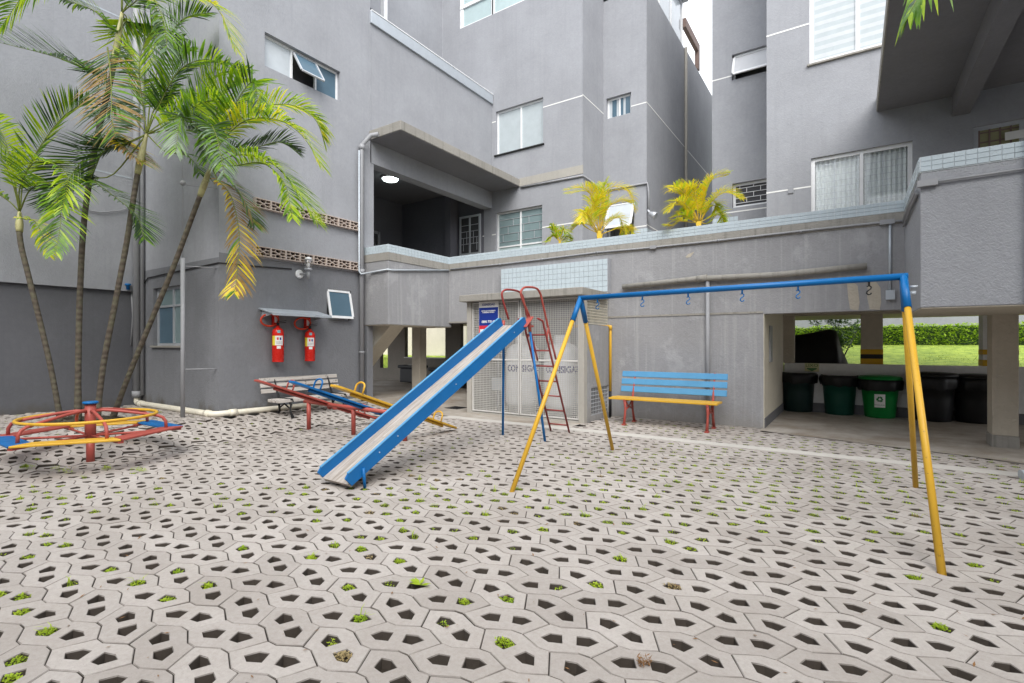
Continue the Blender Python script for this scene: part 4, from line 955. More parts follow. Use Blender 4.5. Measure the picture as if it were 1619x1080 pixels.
# ------------------------------------------------------------------ gas cage
GC = thing('gas_cage', (-5.3, 8.3, 0), 'grey gas store with white wire-mesh gates under a concrete lintel', 'gas cage')
x0, x1, yf = -6.66, -3.98, 8.27
for (p, q) in ((x0, x0 + .11), (x1 - .11, x1 - .003)): mb = MB(); mb.box(p, q, yf, yf + .14, -.02, 2.29); mb.build('post', 'smooth_concrete', GC, .006)
mb = MB(); mb.box(x1 - .1, x1, yf + .14, YP - .004, .62, 1.78); mb.box(x1 - .1, x1, yf + .14, yf + .3, -.02, .62); mb.box(x1 - .1, x1, YP - .08, YP - .004, -.02, .62); mb.box(x1 - .1, x1, yf + .3, YP - .08, -.02, .1); mb.build('side_wall', 'streaked_stucco', GC)
mb = MB(); mb.box(x0 - .08, x1 + .04, 8.12, YP - .172, 2.293, 2.43); mb.build('lintel_slab', 'raw_concrete', GC, .01)
mb = MB(); mb.box(x0 - .02, x0 + .1, yf + .14, YP - .004, -.02, 2.29); mb.build('far_side_wall', 'smooth_concrete', GC)
mb = MB(); mb.box(x0 + .1, x1 - .1, yf + .0, YP - .01, .0, .03); mb.build('plinth', 'smooth_concrete', GC)
def mesh_panel(mb, fr, u0, u1, z0, z1, pitch, wd_, n):
    k = int((u1 - u0) / pitch)
    for i in range(k + 1): uu = u0 + (u1 - u0) * i / k; fbox(mb, fr, uu - wd_, uu + wd_, n - .003, n + .003, z0, z1)
    k = int((z1 - z0) / pitch)
    for i in range(k + 1): zz = z0 + (z1 - z0) * i / k; fbox(mb, fr, u0, u1, n - .0025, n + .0055, zz - wd_, zz + wd_)
xm = onY(822, 560, yf + .05).x; fgate = FY(yf + .05)
for (a, b2) in ((x0 + .12, xm - .01), (xm + .01, x1 - .12)):
    mb = MB()
    for (p, q) in ((a, a + .025), (b2 - .025, b2)): fbox(mb, fgate, p, q, -.015, .015, .05, 2.28)
    for zz in (.05, 1.10, 2.25): fbox(mb, fgate, a + .025, b2 - .025, -.014, .014, zz, zz + .025)
    gt = mb.build('gate', 'gate_paint', GC)
    mb = MB(); mesh_panel(mb, fgate, a + .02, b2 - .02, .07, 2.26, .036, .0034, 0); o = mb.build('wire_mesh', 'mesh_white', gt); o['kind'] = 'stuff'
mb = MB(); mesh_panel(mb, FX(x1 - .05), yf + .16, YP - .03, 1.8, 2.28, .05, .004, 0); o = mb.build('wire_mesh', 'white_pipe', GC); o['kind'] = 'stuff'
mb = MB(); mesh_panel(mb, FX(x1 - .02), yf + .31, YP - .09, .11, .61, .07, .006, 0); o = mb.build('vent_grille', 'aluminium', GC); o['kind'] = 'stuff'
for (xx, lb) in ((onY(827, 600, 8.9).x, 'white gas tank with blue lettering, the one beside the gate hinge'), (onY(889, 600, 8.9).x, 'white gas tank with blue lettering, the one beside the cage corner post')):
    T = thing('gas_tank', (xx, 8.9, .03), lb, 'gas tank', 'gas tanks in the cage'); rt = .36; yt = 8.9
    mb = MB(); mb.lathe([(.3, 0), (.3, .12), (rt * .9, .13), (rt, .22), (rt, 1.16), (rt * .93, 1.28), (rt * .7, 1.37), (rt * .35, 1.42), (.02, 1.43)], (xx, yt, .03), 32); mb.build('shell', 'tank_white', T)
    mb = MB(); mb.lathe([(.15, 1.39), (.16, 1.42), (.16, 1.56), (.15, 1.57)], (xx, yt, .03), 20); mb.build('collar', 'tank_white', T)
    th = math.atan2(-yt, -xx)
    def bend(co, xx=xx, th=th): a = th + co.x / rt; rr = rt + .004 + co.z; return Vector((xx + rr * math.cos(a), 8.9 + rr * math.sin(a), .93 + co.y + 0.0))
    text_obj('lettering', 'CONSIGAZ', .17, None, 'text_blue', T, .003, bend, sx=.86, bold=.007)
for q in ((-6.2, 8.75), (-5.75, 8.85)):
    T = thing('gas_meter', (q[0], q[1], .03), 'grey gas regulator box low in the cage, ' + ('by the cage side wall' if q[0] < -6 else 'next to the tanks'), 'gas regulator', 'regulators in the gas cage')
    mb = MB(); mb.box(q[0] - .12, q[0] + .12, q[1] - .08, q[1] + .08, .45, .72); mb.build('housing', 'galvanised', T, .02)
    mb = MB(); mb.tube([(q[0], q[1], .03), (q[0], q[1], .45)], .025, 8); mb.tube([(q[0], q[1], .72), (q[0], q[1], 1.2), (q[0], q[1] + .4, 1.25)], .02, 8); mb.build('riser', 'grey_pipe', T)
sx0, sx1 = onY(756, 510, yf - .01).x, onY(787, 510, yf - .01).x; sw = sx1 - sx0; sz1 = 2.285; sz0 = 1.5
SG = thing('notice_sign', (sx0, yf, sz0), 'blue and white gas company notice board wired to the mesh gate', 'sign')
ysn = yf + .012
mb = MB(); mb.box(sx0, sx1, ysn, ysn + .012, sz0, sz1); mb.build('board', 'label_white', SG)
zb1 = 2.165; zb0 = 1.80
mb = MB(); mb.box(sx0 + .008, sx1 - .008, ysn - .003, ysn, zb0, zb1); mb.build('blue_panel', 'sign_blue', SG)
mb = MB(); mb.box(sx0 + .008, sx1 - .008, ysn - .003, ysn, zb0 - .07, zb0); mb.box(sx0 + .008, sx0 + .03, ysn - .003, ysn, sz0 + .03, zb0 - .07); mb.build('red_panel', 'sign_red', SG)
MT = lambda x, y, z: Matrix.Translation((x, y, z)) @ Matrix.Rotation(R(90), 4, 'X')
xcn = (sx0 + sx1) / 2
text_obj('lettering', 'CONSIGAZ', .062, MT(xcn, ysn - .002, 2.222), 'sign_blue', SG, bold=.001)
text_obj('lettering', 'CENTRAL DE ATENDIMENTO\nE ASSISTÊNCIA TÉCNICA', .031, MT(xcn, ysn - .005, 2.08), 'label_white', SG, sx=.86, bold=.001)
text_obj('lettering', '0800 770 49', .07, MT(xcn, ysn - .005, 1.875), 'label_white', SG, sx=.95, bold=.0015)
# yellow gas pipe
yg = YP - .06; xg = onY(965, 600, yg).x
mb = MB(); mb.tube([(xg - .5, yf + .55, 1.77), (xg - .04, yg, 1.77), (xg, yg, 1.75), (xg, yg, .5)], .027, 10); mb.tube([(xg - .06, yg, 1.77), (xg + .0, yg, 1.768), (xg + .005, yg, 1.70)], .036, 10); gp = mb.build('gas_pipe', 'yellow_paint'); tag(gp, 'thin yellow gas pipe running down the wall beside the cage', 'pipe')
mb = MB(); mb.tube([(xg, yg, .5), (xg, yg, -.02)], .024, 10); mb.build('lower_sleeve', 'black_iron', gp)

q = G(714, 644, .012); DG = thing('drain_grate', (q.x, q.y, .0), 'dark iron drain grate set in the concrete before the gas cage', 'drain grate')
mb = MB(); mb.box(q.x - .3, q.x + .3, q.y - .17, q.y + .17, .002, .009); mb.build('pit', 'dark_interior', DG)
mb = MB()
for k in range(9): mb.box(q.x - .28 + k * .07 - .012, q.x - .28 + k * .07 + .012, q.y - .17, q.y + .17, .0095, .016)
for yy in (-.18, .16): mb.box(q.x - .31, q.x + .31, q.y + yy, q.y + yy + .02, .0095, .017)
mb.build('bars', 'black_iron', DG)
# ------------------------------------------------------------------ benches
def slat(mb, a, b2, w_, h_, M=None): mb.beam(a, b2, w_, h_)
def blue_bench():
    y0 = 8.98; Z = 0.0; xL, xR = -3.62, -1.78
    B = thing('park_bench', (-2.65, 8.8, 0), 'park bench with blue back slats and yellow seat by the podium wall', 'bench')
    for k, (yy, zz) in enumerate(((8.52, .455), (8.66, .46), (8.80, .455))):
        mb = MB(); mb.box(xL, xR, yy, yy + .12, zz - .016, zz + .016); mb.build('seat_slat', 'yellow_paint', B, .005)
    for k in range(3):
        mb = MB(); yy, zz = 8.975 + k * .035, .60 + k * .135; mb.obox(((xL + xR) / 2 + .06 , yy, zz), ((xR - xL) / 2, .014, .052), Matrix.Rotation(R(-14), 3, 'X')); mb.build('back_slat', 'light_blue_paint', B, .005)
    for xx in (-3.32, -1.93):
        mb = MB()
        mb.tube([(xx, 8.50, .02), (xx, 8.55, .2), (xx, 8.56, .3), (xx, 8.53, .42)], [.026, .02, .022, .024], 8)
        mb.tube([(xx, 9.0, .02), (xx, 8.93, .2), (xx, 8.9, .33), (xx, 8.92, .45), (xx, 8.98, .62), (xx, 9.07, .93)], [.026, .02, .022, .022, .018, .015], 8)
        mb.tube([(xx, 8.5, .43), (xx, 8.94, .43)], .02, 8); mb.tube([(xx, 8.56, .26), (xx, 8.73, .31), (xx, 8.9, .26)], .015, 8)
        mb.tube([(xx, 8.6, .4), (xx, 8.68, .33), (xx, 8.78, .33), (xx, 8.86, .4)], .012, 8)
        mb.box(xx - .03, xx + .03, 8.46, 8.55, 0, .025); mb.box(xx - .03, xx + .03, 8.96, 9.05, 0, .025)
        mb.build('leg', 'red_paint', B)
    return B
blue_bench()
def grey_bench():
    y0, y1 = onX(419, 600, XL + .32).y, onX(541, 600, XL + .32).y; gzv = .12
    B = thing('park_bench', (XL + .55, (y0 + y1) / 2, gzv), 'weathered bare-wood bench with black iron legs under the extinguishers', 'bench')
    for k in range(3):
        mb = MB(); xx, zz = XL + .20 - k * .03, gzv + .455 + k * .1 ; mb.obox((xx, (y0 + y1) / 2, zz), (.014, (y1 - y0) / 2, .036), Matrix.Rotation(R(-13), 3, 'Y')); mb.build('back_slat', 'grey_wood', B, .004)
    for k in range(3):
        mb = MB(); xx = XL + .32 + k * .125; mb.box(xx, xx + .1, y0 + .05, y1 + .02, gzv + .325, gzv + 0.273); mb.build('seat_slat', 'grey_wood', B, .004)
    for yy in (y0 + .28, y1 - .22):
        mb = MB(); x = XL
        mb.tube([(x + .72, yy, gzv), (x + .64, yy, gzv + 0.108), (x + .66, yy, gzv + 0.216), (x + .60, yy, gzv + 0.323)], [.028, .017, .02, .022], 8)
        mb.tube([(x + .24, yy, gzv), (x + .32, yy, gzv + 0.108), (x + .29, yy, gzv + 0.231), (x + .28, yy, gzv + 0.339), (x + .2, yy, gzv + 0.539), (x + .13, yy, gzv + 0.678)], [.028, .017, .02, .02, .016, .014], 8)
        mb.tube([(x + .28, yy, gzv + 0.323), (x + .7, yy, gzv + 0.323)], .018, 8); mb.tube([(x + .32, yy, gzv + 0.154), (x + .46, yy, gzv + 0.231), (x + .64, yy, gzv + 0.154)], .014, 8)
        pts = [(x + .68 + .05 * math.cos(a), yy, gzv + .277 + .05 * math.sin(a)) for a in [i * .55 for i in range(10)]]; mb.tube(pts, .012, 6)
        mb.build('leg', 'black_iron', B)
grey_bench()

# ------------------------------------------------------------------ swing frame
SW = thing('swing_frame', (-1.1, 5.23, 0), 'blue and yellow steel swing frame with empty hooks', 'swing frame')
A, B_ = Vector((-2.56, 5.23, 1.935)), Vector((.35, 5.23, 1.962))
mb = MB(); mb.tube([A - Vector((.02, 0, 0)), B_ + Vector((.03, 0, 0))], .028, 14); mb.build('top_bar', 'blue_paint', SW)
for top, feet in ((A, ((-2.704, 4.029), (-2.666, 6.424))), (B_, ((.46, 4.048), (.525, 6.395)))):
    for fx, fy in feet:
        foot = Vector((fx, fy, -.02)); d = foot - top; j = top + d * .135
        mb = MB(); mb.tube([top, j], .029, 12); mb.build('socket', 'blue_paint', SW)
        mb = MB(); mb.tube([top + d * .13, foot], .0235, 12); mb.build('leg', 'yellow_paint', SW)
mb = MB(); mb.tube([B_ + Vector((.04, -.02, -.09)), B_ + Vector((.09, -.02, -.09))], .012, 6); mb.tube([B_ + Vector((.04, 0, -.14)), B_ + Vector((.08, 0, -.14))], .02, 6); mb.build('bolt', 'galvanised', SW)
for i, u in enumerate((944.7, 1015.7, 1088, 1173.4, 1261.8, 1374)):
    xx = onY(u, 460, 5.23).x; zb = A.z + (B_.z - A.z) * (xx - A.x) / (B_.x - A.x) - .03
    mb = MB(); tw = rnd.uniform(.2, .7)
    mb.tube([(xx, 5.23, zb + .01), (xx, 5.23, zb - .03)], .009, 6)
    pts = []
    for kk in range(12): a = R(200 - kk * 25); pts.append((.022 * math.cos(a), -.055 + .022 * math.sin(a)))
    for kk in range(11): a = R(105 + kk * -0 - 0) if False else R(90 + kk * -0); 
    s_pts = [(-.012, -.035), (-.02, -.045), (-.018, -.035), (0, -.026), (.02, -.04), (.016, -.06), (0, -.072), (-.018, -.088), (-.022, -.108), (-.006, -.124), (.014, -.118), (.02, -.104)]
    mb.tube([(xx + p[0] * .85 * math.cos(tw), 5.23 + p[0] * .85 * math.sin(tw), zb - .008 + p[1] * .78) for p in s_pts[2:]], .0055, 6)
    mb.build('hook', 'blue_paint' if i < 5 else 'black_iron', SW)

# ------------------------------------------------------------------ slide
SL = thing('slide', (-4.2, 4.8, 0), 'blue playground slide with worn chute and red ladder', 'slide')
pb0, pt0 = Vector((-4.22, 3.20, .075)), Vector((-4.155, 6.28, 1.70)); ax = (pt0 - pb0).normalized(); sdv = ax.cross(Vector((0, 0, 1))).normalized(); upv = sdv.cross(ax)
mb = MB(); hw = .205
N = 14
for sgn in (-1, 1):
    m_ = MB(); o_ = sdv * sgn * hw; th = .012
    prof = [pb0 + o_ - upv * .03, pb0 + o_ + upv * .075 - ax * .03, pb0 + o_ + upv * .10 + ax * .02, pt0 + o_ + upv * .135 - ax * .05, pt0 + o_ + upv * .12 + ax * .0, pt0 + o_ - upv * .035]
    m_.prism(prof, sdv * sgn * .022); m_.build('side_rail', 'blue_paint', SL, .003)
    m_ = MB(); m_.beam(prof[2] + sdv * sgn * .011 + upv * .004, prof[3] + sdv * sgn * .011 + upv * .004, .03, .012, upv); m_.build('rail_cap', 'light_blue_paint', SL, .002)
k = [(-hw, .0), (hw, .0)]
m_ = MB(); m_.prism([pb0 - sdv * (hw - .001) , pb0 + sdv * (hw - .001), pb0 + sdv * (hw - .001) - upv * .02, pb0 - sdv * (hw - .001) - upv * .02], (pt0 - pb0)); m_.prism([pb0 - sdv * (hw - .002), pb0 + sdv * (hw - .002), pb0 + sdv * (hw - .002) - upv * .05 + ax * .02, pb0 - sdv * (hw - .002) - upv * .05 + ax * .02], -ax * .02); m_.build('chute', 'chute_wood', SL)
m_ = MB(); pf = pb0 + ax * .18 + sdv * (hw + .03); m_.tube([pf + upv * .04, (pf.x, pf.y, -.01)], .016, 8); pf2 = pf - sdv * 2 * (hw + .03); m_.tube([pf2 + upv * .04, (pf2.x, pf2.y, -.01)], .016, 8); m_.build('foot', 'blue_paint', SL)
for (fx, fy, tx) in ((-4.524, 6.511, -4.40), (-3.713, 6.425, -3.95)):
    m_ = MB(); m_.tube([(tx, 6.36, 1.72), (fx, fy, -.02)], .019, 8); m_.build('leg', 'blue_paint', SL)
    m_ = MB(); m_.tube([(tx, 6.355, 1.78), (tx + (fx - tx) * .08, 6.36, 1.60)], .023, 8); m_.build('leg_socket', 'red_paint', SL)
m_ = MB(); m_.prism([pt0 - sdv * hw, pt0 + sdv * hw, pt0 + sdv * hw + Vector((0, .22, -.0)), pt0 - sdv * hw + Vector((0, .22, 0))], (0, 0, -.03)); m_.beam(pt0 + sdv * (hw + .024) - Vector((0, .1, .04)), pt0 + sdv * (hw + .024) + Vector((0, .1, .12)), .008, .1, sdv); m_.build('platform', 'red_paint', SL)
tL, tR, bL, bR = Vector((-4.14, 6.5, 1.76)), Vector((-3.80, 6.5, 1.76)), Vector((-4.11, 7.3, -.01)), Vector((-3.77, 7.3, -.01))
m_ = MB()
for a, b2 in ((tL, bL), (tR, bR)): m_.tube([a + Vector((-.0, -.14, .03)), a, a + (b2 - a) * .06, b2], .016, 8)
m_.build('ladder_stile', 'dark_red_paint', SL)
for q in range(7):
    tq = .115 + q * .135; m_ = MB(); m_.tube([tL + (bL - tL) * tq, tR + (bR - tR) * tq], .012, 8); m_.build('rung', 'dark_red_paint', SL)
for xx, pts in ((-4.36, ((804, 505), (794, 470), (796, 460), (806, 458), (820, 461), (826, 468), (829, 480), (836, 512), (850, 570))), (-3.93, ((837, 500), (824, 468), (826, 457), (834, 454), (848, 456), (854, 464), (857, 475), (866, 515), (879, 568)))):
    m_ = MB(); m_.tube(bez([onX(u, v, xx) for u, v in pts], 40), .0165, 8); m_.build('handrail', 'red_paint' if xx > -4 else 'dark_red_paint', SL)
m_ = MB(); m_.tube([tR + (bR - tR) * .14, onX(867, 518, -3.93)], .014, 6); m_.tube([tL + (bL - tL) * .14, onX(840, 525, -4.36)], .014, 6); m_.build('bracket', 'red_paint', SL)
m_ = MB()
for q in (.12, .2, .5, .9):
    for sgn in (-1, 1): c_ = pb0 + (pt0 - pb0) * q + sdv * sgn * (hw + .022) + upv * .05; m_.tube([c_, c_ + sdv * sgn * .006], .007, 8)
m_.build('bolt', 'galvanised', SL)

# ------------------------------------------------------------------ seesaw
SS = thing('seesaw', (-6.4, 5.3, 0), 'triple seesaw with red, blue and yellow planks on one red bar', 'seesaw')
zb_ = .385
def bx(x): return zb_ + gz(-6.9) * .4
mb = MB(); mb.tube([(-7.62, 5.15, .46), (-5.3, 5.33, .385)], .03, 12); mb.build('pivot_bar', 'red_paint', SS)
for (px, py, zt) in ((-7.52, 5.16, .45), (-6.5, 5.25, .42), (-5.44, 5.32, .39)): m_ = MB(); m_.tube([(px, py, gz(px) - .03), (px, py, zt)], .034, 12); m_.build('post', 'red_paint', SS)
def plank(x, mat, ends, pins, handles, hm=None):
    (ya, za), (yb, zb2) = ends; a, b2 = Vector((x, ya, za)), Vector((x, yb, zb2)); d = (b2 - a).normalized(); u_ = Vector((1, 0, 0)).cross(d)
    m_ = MB(); w_ = .075
    prof = [a + Vector((-.05, 0, 0)), a + Vector((.05, 0, 0)), a + d * .12 + Vector((w_, 0, 0)), b2 - d * .12 + Vector((w_, 0, 0)), b2 + Vector((.05, 0, 0)), b2 + Vector((-.05, 0, 0)), b2 - d * .12 + Vector((-w_, 0, 0)), a + d * .12 + Vector((-w_, 0, 0))]
    m_.prism(prof, u_ * .03); m_.tube([a + d * .3 - u_ * .02, b2 - d * .3 - u_ * .02], .022, 8); o = m_.build('plank', mat, SS, .006)
    for hq in handles:
        c_ = a + d * hq + u_ * .03; m_ = MB(); pts = [c_ + d * (.0) + Vector((-.085, 0, 0))]
        for q in range(9): th = math.pi * q / 8; pts.append(c_ + Vector((-.085 * math.cos(th), 0, 0)) + u_ * (.09 + .06 * math.sin(th)))
        pts.append(c_ + Vector((.085, 0, 0))); m_.tube(pts, .0125, 8); m_.build('handle', hm or mat, o)
    m_ = MB()
    for sx in (-.06, .06): m_.tube([a + (b2 - a) * pins + Vector((sx - .015, 0, 0)) - u_ * .02, a + (b2 - a) * pins + Vector((sx + .015, 0, 0)) - u_ * .02], .045, 10)
    m_.build('hinge', 'red_paint', o)
plank(-5.43, 'yellow_paint', ((4.06, .88), (6.42, .03)), .55, (.42, 2.05))
def end(x, u, v): p_ = onX(u, v, x); return (p_.y, p_.z)
rb = end(-7.1, 404, 603); rl = end(-7.1, 604, 666)
plank(-7.1, 'red_paint', (rb, rl), .55, (.55, 2.0))
bb_ = end(-6.28, 459, 605); bl = (6.35, .04)
plank(-6.28, 'blue_paint', (bb_, bl), .55, (.42, 2.05))

# ------------------------------------------------------------------ merry-go-round
mgz = .02; mc = G(143, 728, mgz); MG = thing('merry_go_round', (mc.x, mc.y, mgz), 'low merry-go-round with red, yellow and blue plank seats and a yellow hand ring', 'merry-go-round')
mb = MB(); mb.tube([(mc.x, mc.y, mgz - .05), (mc.x, mc.y, .3)], .042, 16); mb.tube([(mc.x, mc.y, .26), (mc.x, mc.y, .70)], .055, 16); mb.build('centre_post', 'red_paint', MG)
mb = MB(); mb.lathe([(.075, 0), (.078, .01), (.078, .022), (.07, .028)], (mc.x, mc.y, .70), 18); mb.build('post_cap', 'blue_paint', MG)
view = math.atan2(-mc.y, -mc.x); fw2 = Vector((-_s, _c, 0)); rt2 = Vector((_c, _s, 0))
zs = .35; RO, RI = .94, .70
def pol(r, a, z): return Vector((mc.x, mc.y, z)) + rt2 * (r * math.sin(a)) - fw2 * (r * math.cos(a))   # a measured from the viewer side towards the right
cols_ = ['yellow_paint', 'red_paint', 'blue_paint', 'yellow_paint', 'red_paint', 'blue_paint']
off_a = R(26)
for k in range(6):
    a0, a1 = off_a + R(60 * k - 29.6), off_a + R(60 * k + 29.6); mb = MB()
    mb.prism([pol(RO, a0, zs), pol(RO, a1, zs), pol(RI, a1, zs), pol(RI, a0, zs)], (0, 0, .024)); mb.build('seat', cols_[k], MG, .006)
    ac = off_a + R(60 * k + 30)
    mb = MB(); mb.beam(pol(RI - .05, ac, zs - .014), pol(RO - .02, ac, zs - .014), .05, .026); mb.tube([pol(.05, ac, zs - .03), pol(RI, ac, zs - .02)], .014, 8); mb.build('spoke', 'red_paint', MG)
    aa = ac - R(6)
    mb = MB(); mb.tube([pol(.05, aa, .615), pol(.14, aa, .62), pol(.3, aa, .60), pol(.55, aa, .555), pol(.69, aa, .525), pol(.74, aa, .50), pol(.77, aa, .45), pol(.775, aa, .355)], .018, 10); mb.build('arm', 'red_paint', MG)
mb = MB(); mb.tube([pol(.655, 2 * math.pi * i / 48, .55) for i in range(48)], .018, 10, closed=True); mb.build('hand_ring', 'yellow_paint', MG)

# ------------------------------------------------------------------ bins
def bin_(u, v, rb_, rt_, h, mat, label, lid=None, bag=True, square=False, mark=False):
    p = G(u, v); x, y = p.x, p.y
    B = thing('waste_bin', (x, y, .008), label, 'bin', 'waste bins along the garage wall'); n = 28
    mb = MB(); pr = [(rb_ * .96, .008), (rb_, .03), (rb_ + (rt_ - rb_) * .5, h * .5), (rb_ + (rt_ - rb_) * .75, h * .74), (rt_ * 1.02, h * .75), (rt_ * 1.02, h * .78), (rt_, h * .79), (rt_ * 1.03, h - .03), (rt_ * 1.08, h - .02), (rt_ * 1.08, h), (rt_ * .98, h)]
    mb.lathe(pr, (x, y, 0), n); 
    mb.build('bucket', mat, B)
    if bag:
        m_ = MB(); st = len(m_.v); prof = ((.01, h - .03), (rt_ * .8, h - .01), (rt_ * 1.05, h + .03), (rt_ * 1.17, h - .005), (rt_ * 1.19, h - .06), (rt_ * 1.15, h - .11), (rt_ * 1.11, h - .14)); K = 56
        for i, (r, z) in enumerate(prof):
            for q in range(K):
                a = 2 * math.pi * q / K; w_ = noise.noise(Vector((math.cos(a) * 3 + u, math.sin(a) * 3, z * 7))) * .5 + .5
                rr = r + (.05 * (w_ - .5) + .012 * math.sin(q * 2.4)) * (i / 6); zz = z - (.09 * w_ * (i >= 5)) + .012 * (w_ - .5)
                m_.v.append((x + rr * math.cos(a), y + rr * math.sin(a), zz))
        for i in range(len(prof) - 1):
            for q in range(K): m_.face((st + i * K + q, st + i * K + (q + 1) % K, st + (i + 1) * K + (q + 1) % K, st + (i + 1) * K + q), True)
        m_.build('bin_bag', 'black_plastic', B, recalc=False)
    if lid:
        m_ = MB(); m_.lathe([(rt_ * 1.13, h + .02), (rt_ * 1.16, h + .05), (rt_ * 1.05, h + .085), (rt_ * .6, h + .1), (.03, h + .108)], (x, y, 0), n); m_.build('lid', lid, B)
    if mark:
        th = math.atan2(-y, -x); rr = rb_ + (rt_ - rb_) * .5 + .012
        def bend(co): a = th + co.x / rr; return Vector((x + (rr + co.z) * math.cos(a), y + (rr + co.z) * math.sin(a), .36 + co.y))
        m_ = MB(); ns = 8
        for i in range(ns):
            a, b2 = -.085 + .17 * i / ns, -.085 + .17 * (i + 1) / ns; m_.poly([bend(Vector((a, -.14, .0))), bend(Vector((b2, -.14, 0))), bend(Vector((b2, .11, 0.0))), bend(Vector((a, .11, 0.0)))], True)
        m_.build('recycling_label', 'label_white', B)
        m_ = MB()
        tri = [Vector((.062 * math.cos(R(90 + 120 * q)), .062 * math.sin(R(90 + 120 * q)) + .015, .003)) for q in range(3)]
        for q in range(3):
            A_, B2 = tri[q], tri[(q + 1) % 3]; d = (B2 - A_).normalized(); s2 = Vector((-d.y, d.x, 0)) * .013; a1_, b1_ = A_ + d * .018, B2 - d * .04
            m_.poly([bend(a1_ + s2), bend(a1_ - s2), bend(b1_ - s2), bend(b1_ + s2)]); m_.poly([bend(b1_ + s2 * 2), bend(b1_ - s2 * 2), bend(b1_ + d * .035)])
        m_.build('recycling_symbol', 'text_green', B)
        text_obj('lettering', 'RECICLÁVEL', .03, None, 'text_green', B, .002, lambda co: bend(Vector((co.x, co.y - .095, .004 + co.z))))
bin_(1262, 650, .27, .31, .80, 'dark_bin', 'dark green round bin with black bag, next to the side wall of the garage')
bin_(1327, 655, .25, .30, .77, 'green_bin', 'teal green round bin with hanging black bag, second from the side wall')
bin_(1391, 660, .245, .31, .72, 'bright_bin', 'bright green bin with green lid and white recycling label', lid='bright_bin', mark=True)
bin_(1475, 665, .28, .33, .80, 'black_plastic', 'black bin with domed lid seen just behind the yellow swing legs', lid='black_plastic')
bin_(1543, 668, .29, .33, .78, 'black_plastic', 'black bin with domed lid beside the garage pillar', lid='black_plastic')
def back_bin(u0, u1, vt, vb, y, label):
    a, b2 = onY(u0, vb, y), onY(u1, vb, y); z = max(.16, a.z); zt = onY(u0, vt, y).z; x0_, x1_ = a.x, b2.x
    B = thing('wheeled_bin', ((x0_ + x1_) / 2, y + .3, gz(x0_)), label, 'bin', 'black bins under the left building')
    m_ = MB(); m_.prism([(x0_ + .05, y + .05, gz(x0_) + .05), (x1_ - .05, y + .05, gz(x0_) + .05), (x1_ - .05, y + .55, gz(x0_) + .05), (x0_ + .05, y + .55, gz(x0_) + .05)], (0, 0, zt - .1 - gz(x0_) - .05)); m_.build('body', 'black_plastic', B, .03)
    m_ = MB(); m_.box(x0_, x1_, y, y + .62, zt - .1, zt); m_.build('lid', 'black_plastic', B, .03)
    m_ = MB(); m_.tube([(x0_ + .1, y + .5, gz(x0_) + .08), (x0_ + .18, y + .5, gz(x0_) + .08)], .08, 12); m_.tube([(x1_ - .18, y + .5, gz(x0_) + .08), (x1_ - .1, y + .5, gz(x0_) + .08)], .08, 12); m_.build('wheel', 'dark_interior', B)
back_bin(628, 655, 577, 617, 11.2, 'black wheeled bin left of the rough beige pillar under the balcony')
back_bin(676, 735, 581, 622, 11.0, 'black wheeled bin right of the rough beige pillar, half behind the slide')
# notice over the bins
q = onY(1283.5, 581, 12.33); LX = thing('bin_notice', (q.x, 12.34, q.z), 'small cream notice with green printing on the wall above the bins', 'sign')
wq = .13; mb = MB(); mb.box(q.x - wq, q.x + wq, 12.33, 12.343, q.z - .085, q.z + .085); mb.build('board', 'notice_cream', LX)
text_obj('lettering', 'LIXO', .085, MT(q.x, 12.327, q.z + .04), 'text_green', LX, sx=1.2)
mb = MB(); mb.box(q.x - .09, q.x + .09, 12.325, 12.329, q.z - .03, q.z - .012); mb.prism([(q.x - .09, 12.325, q.z - .035), (q.x + .09, 12.325, q.z - .035), (q.x, 12.325, q.z - .075)], (0, .004, 0)); mb.build('arrow', 'text_green', LX)

# ------------------------------------------------------------------ beyond the garage
tv = thing('covered_motorcycle', (.0, 13.4, 0), 'motorcycle under a black tarpaulin parked behind the low wall', 'motorcycle')
mb = MB(); NXc, NYc = 36, 16; st = 0; base = Vector((-.95, 13.0, 0))
def prof_h(s_):
    pts = ((0, 1.5), (.06, 1.62), (.4, 1.68), (.7, 1.76), (.8, 1.74), (.84, 1.55), (.87, 1.3), (.93, 1.12), (1, .95))
    for (a, ha), (b2, hb) in zip(pts, pts[1:]):
        if a <= s_ <= b2: return ha + (hb - ha) * (s_ - a) / (b2 - a)
xs0, xs1 = xat(1243, 13.3), xat(1342, 13.3)
for i in range(NXc + 1):
    s_ = i / NXc; hh = prof_h(s_)
    for j in range(NYc + 1):
        th = math.pi * j / NYc; wd2 = .38; yy = 13.3 - wd2 * math.cos(th) * (1.1 - .3 * math.sin(th)); zz = .05 + (hh - .05) * (math.sin(th) ** .45 if 0 < th < math.pi else 0)
        nn = noise.noise(Vector((s_ * 6, th * 2.5, 3))) * .05; mb.v.append((xs0 + (xs1 - xs0) * s_ + nn, yy + nn, max(.03, zz + nn * .6)))
for i in range(NXc):
    for j in range(NYc): n = i * (NYc + 1) + j; mb.face((n, n + 1, n + NYc + 2, n + NYc + 1), True)
mb.build('tarpaulin', 'black_plastic', tv, recalc=False)
for xx in (xs0 + .3, xs1 - .25): m_ = MB(); m_.lathe([(.28, -.05), (.31, -.03), (.31, .03), (.28, .05)], (xx, 13.3, .31), 20, Matrix.Rotation(R(90), 3, 'X')); m_.build('wheel', 'dark_interior', tv)
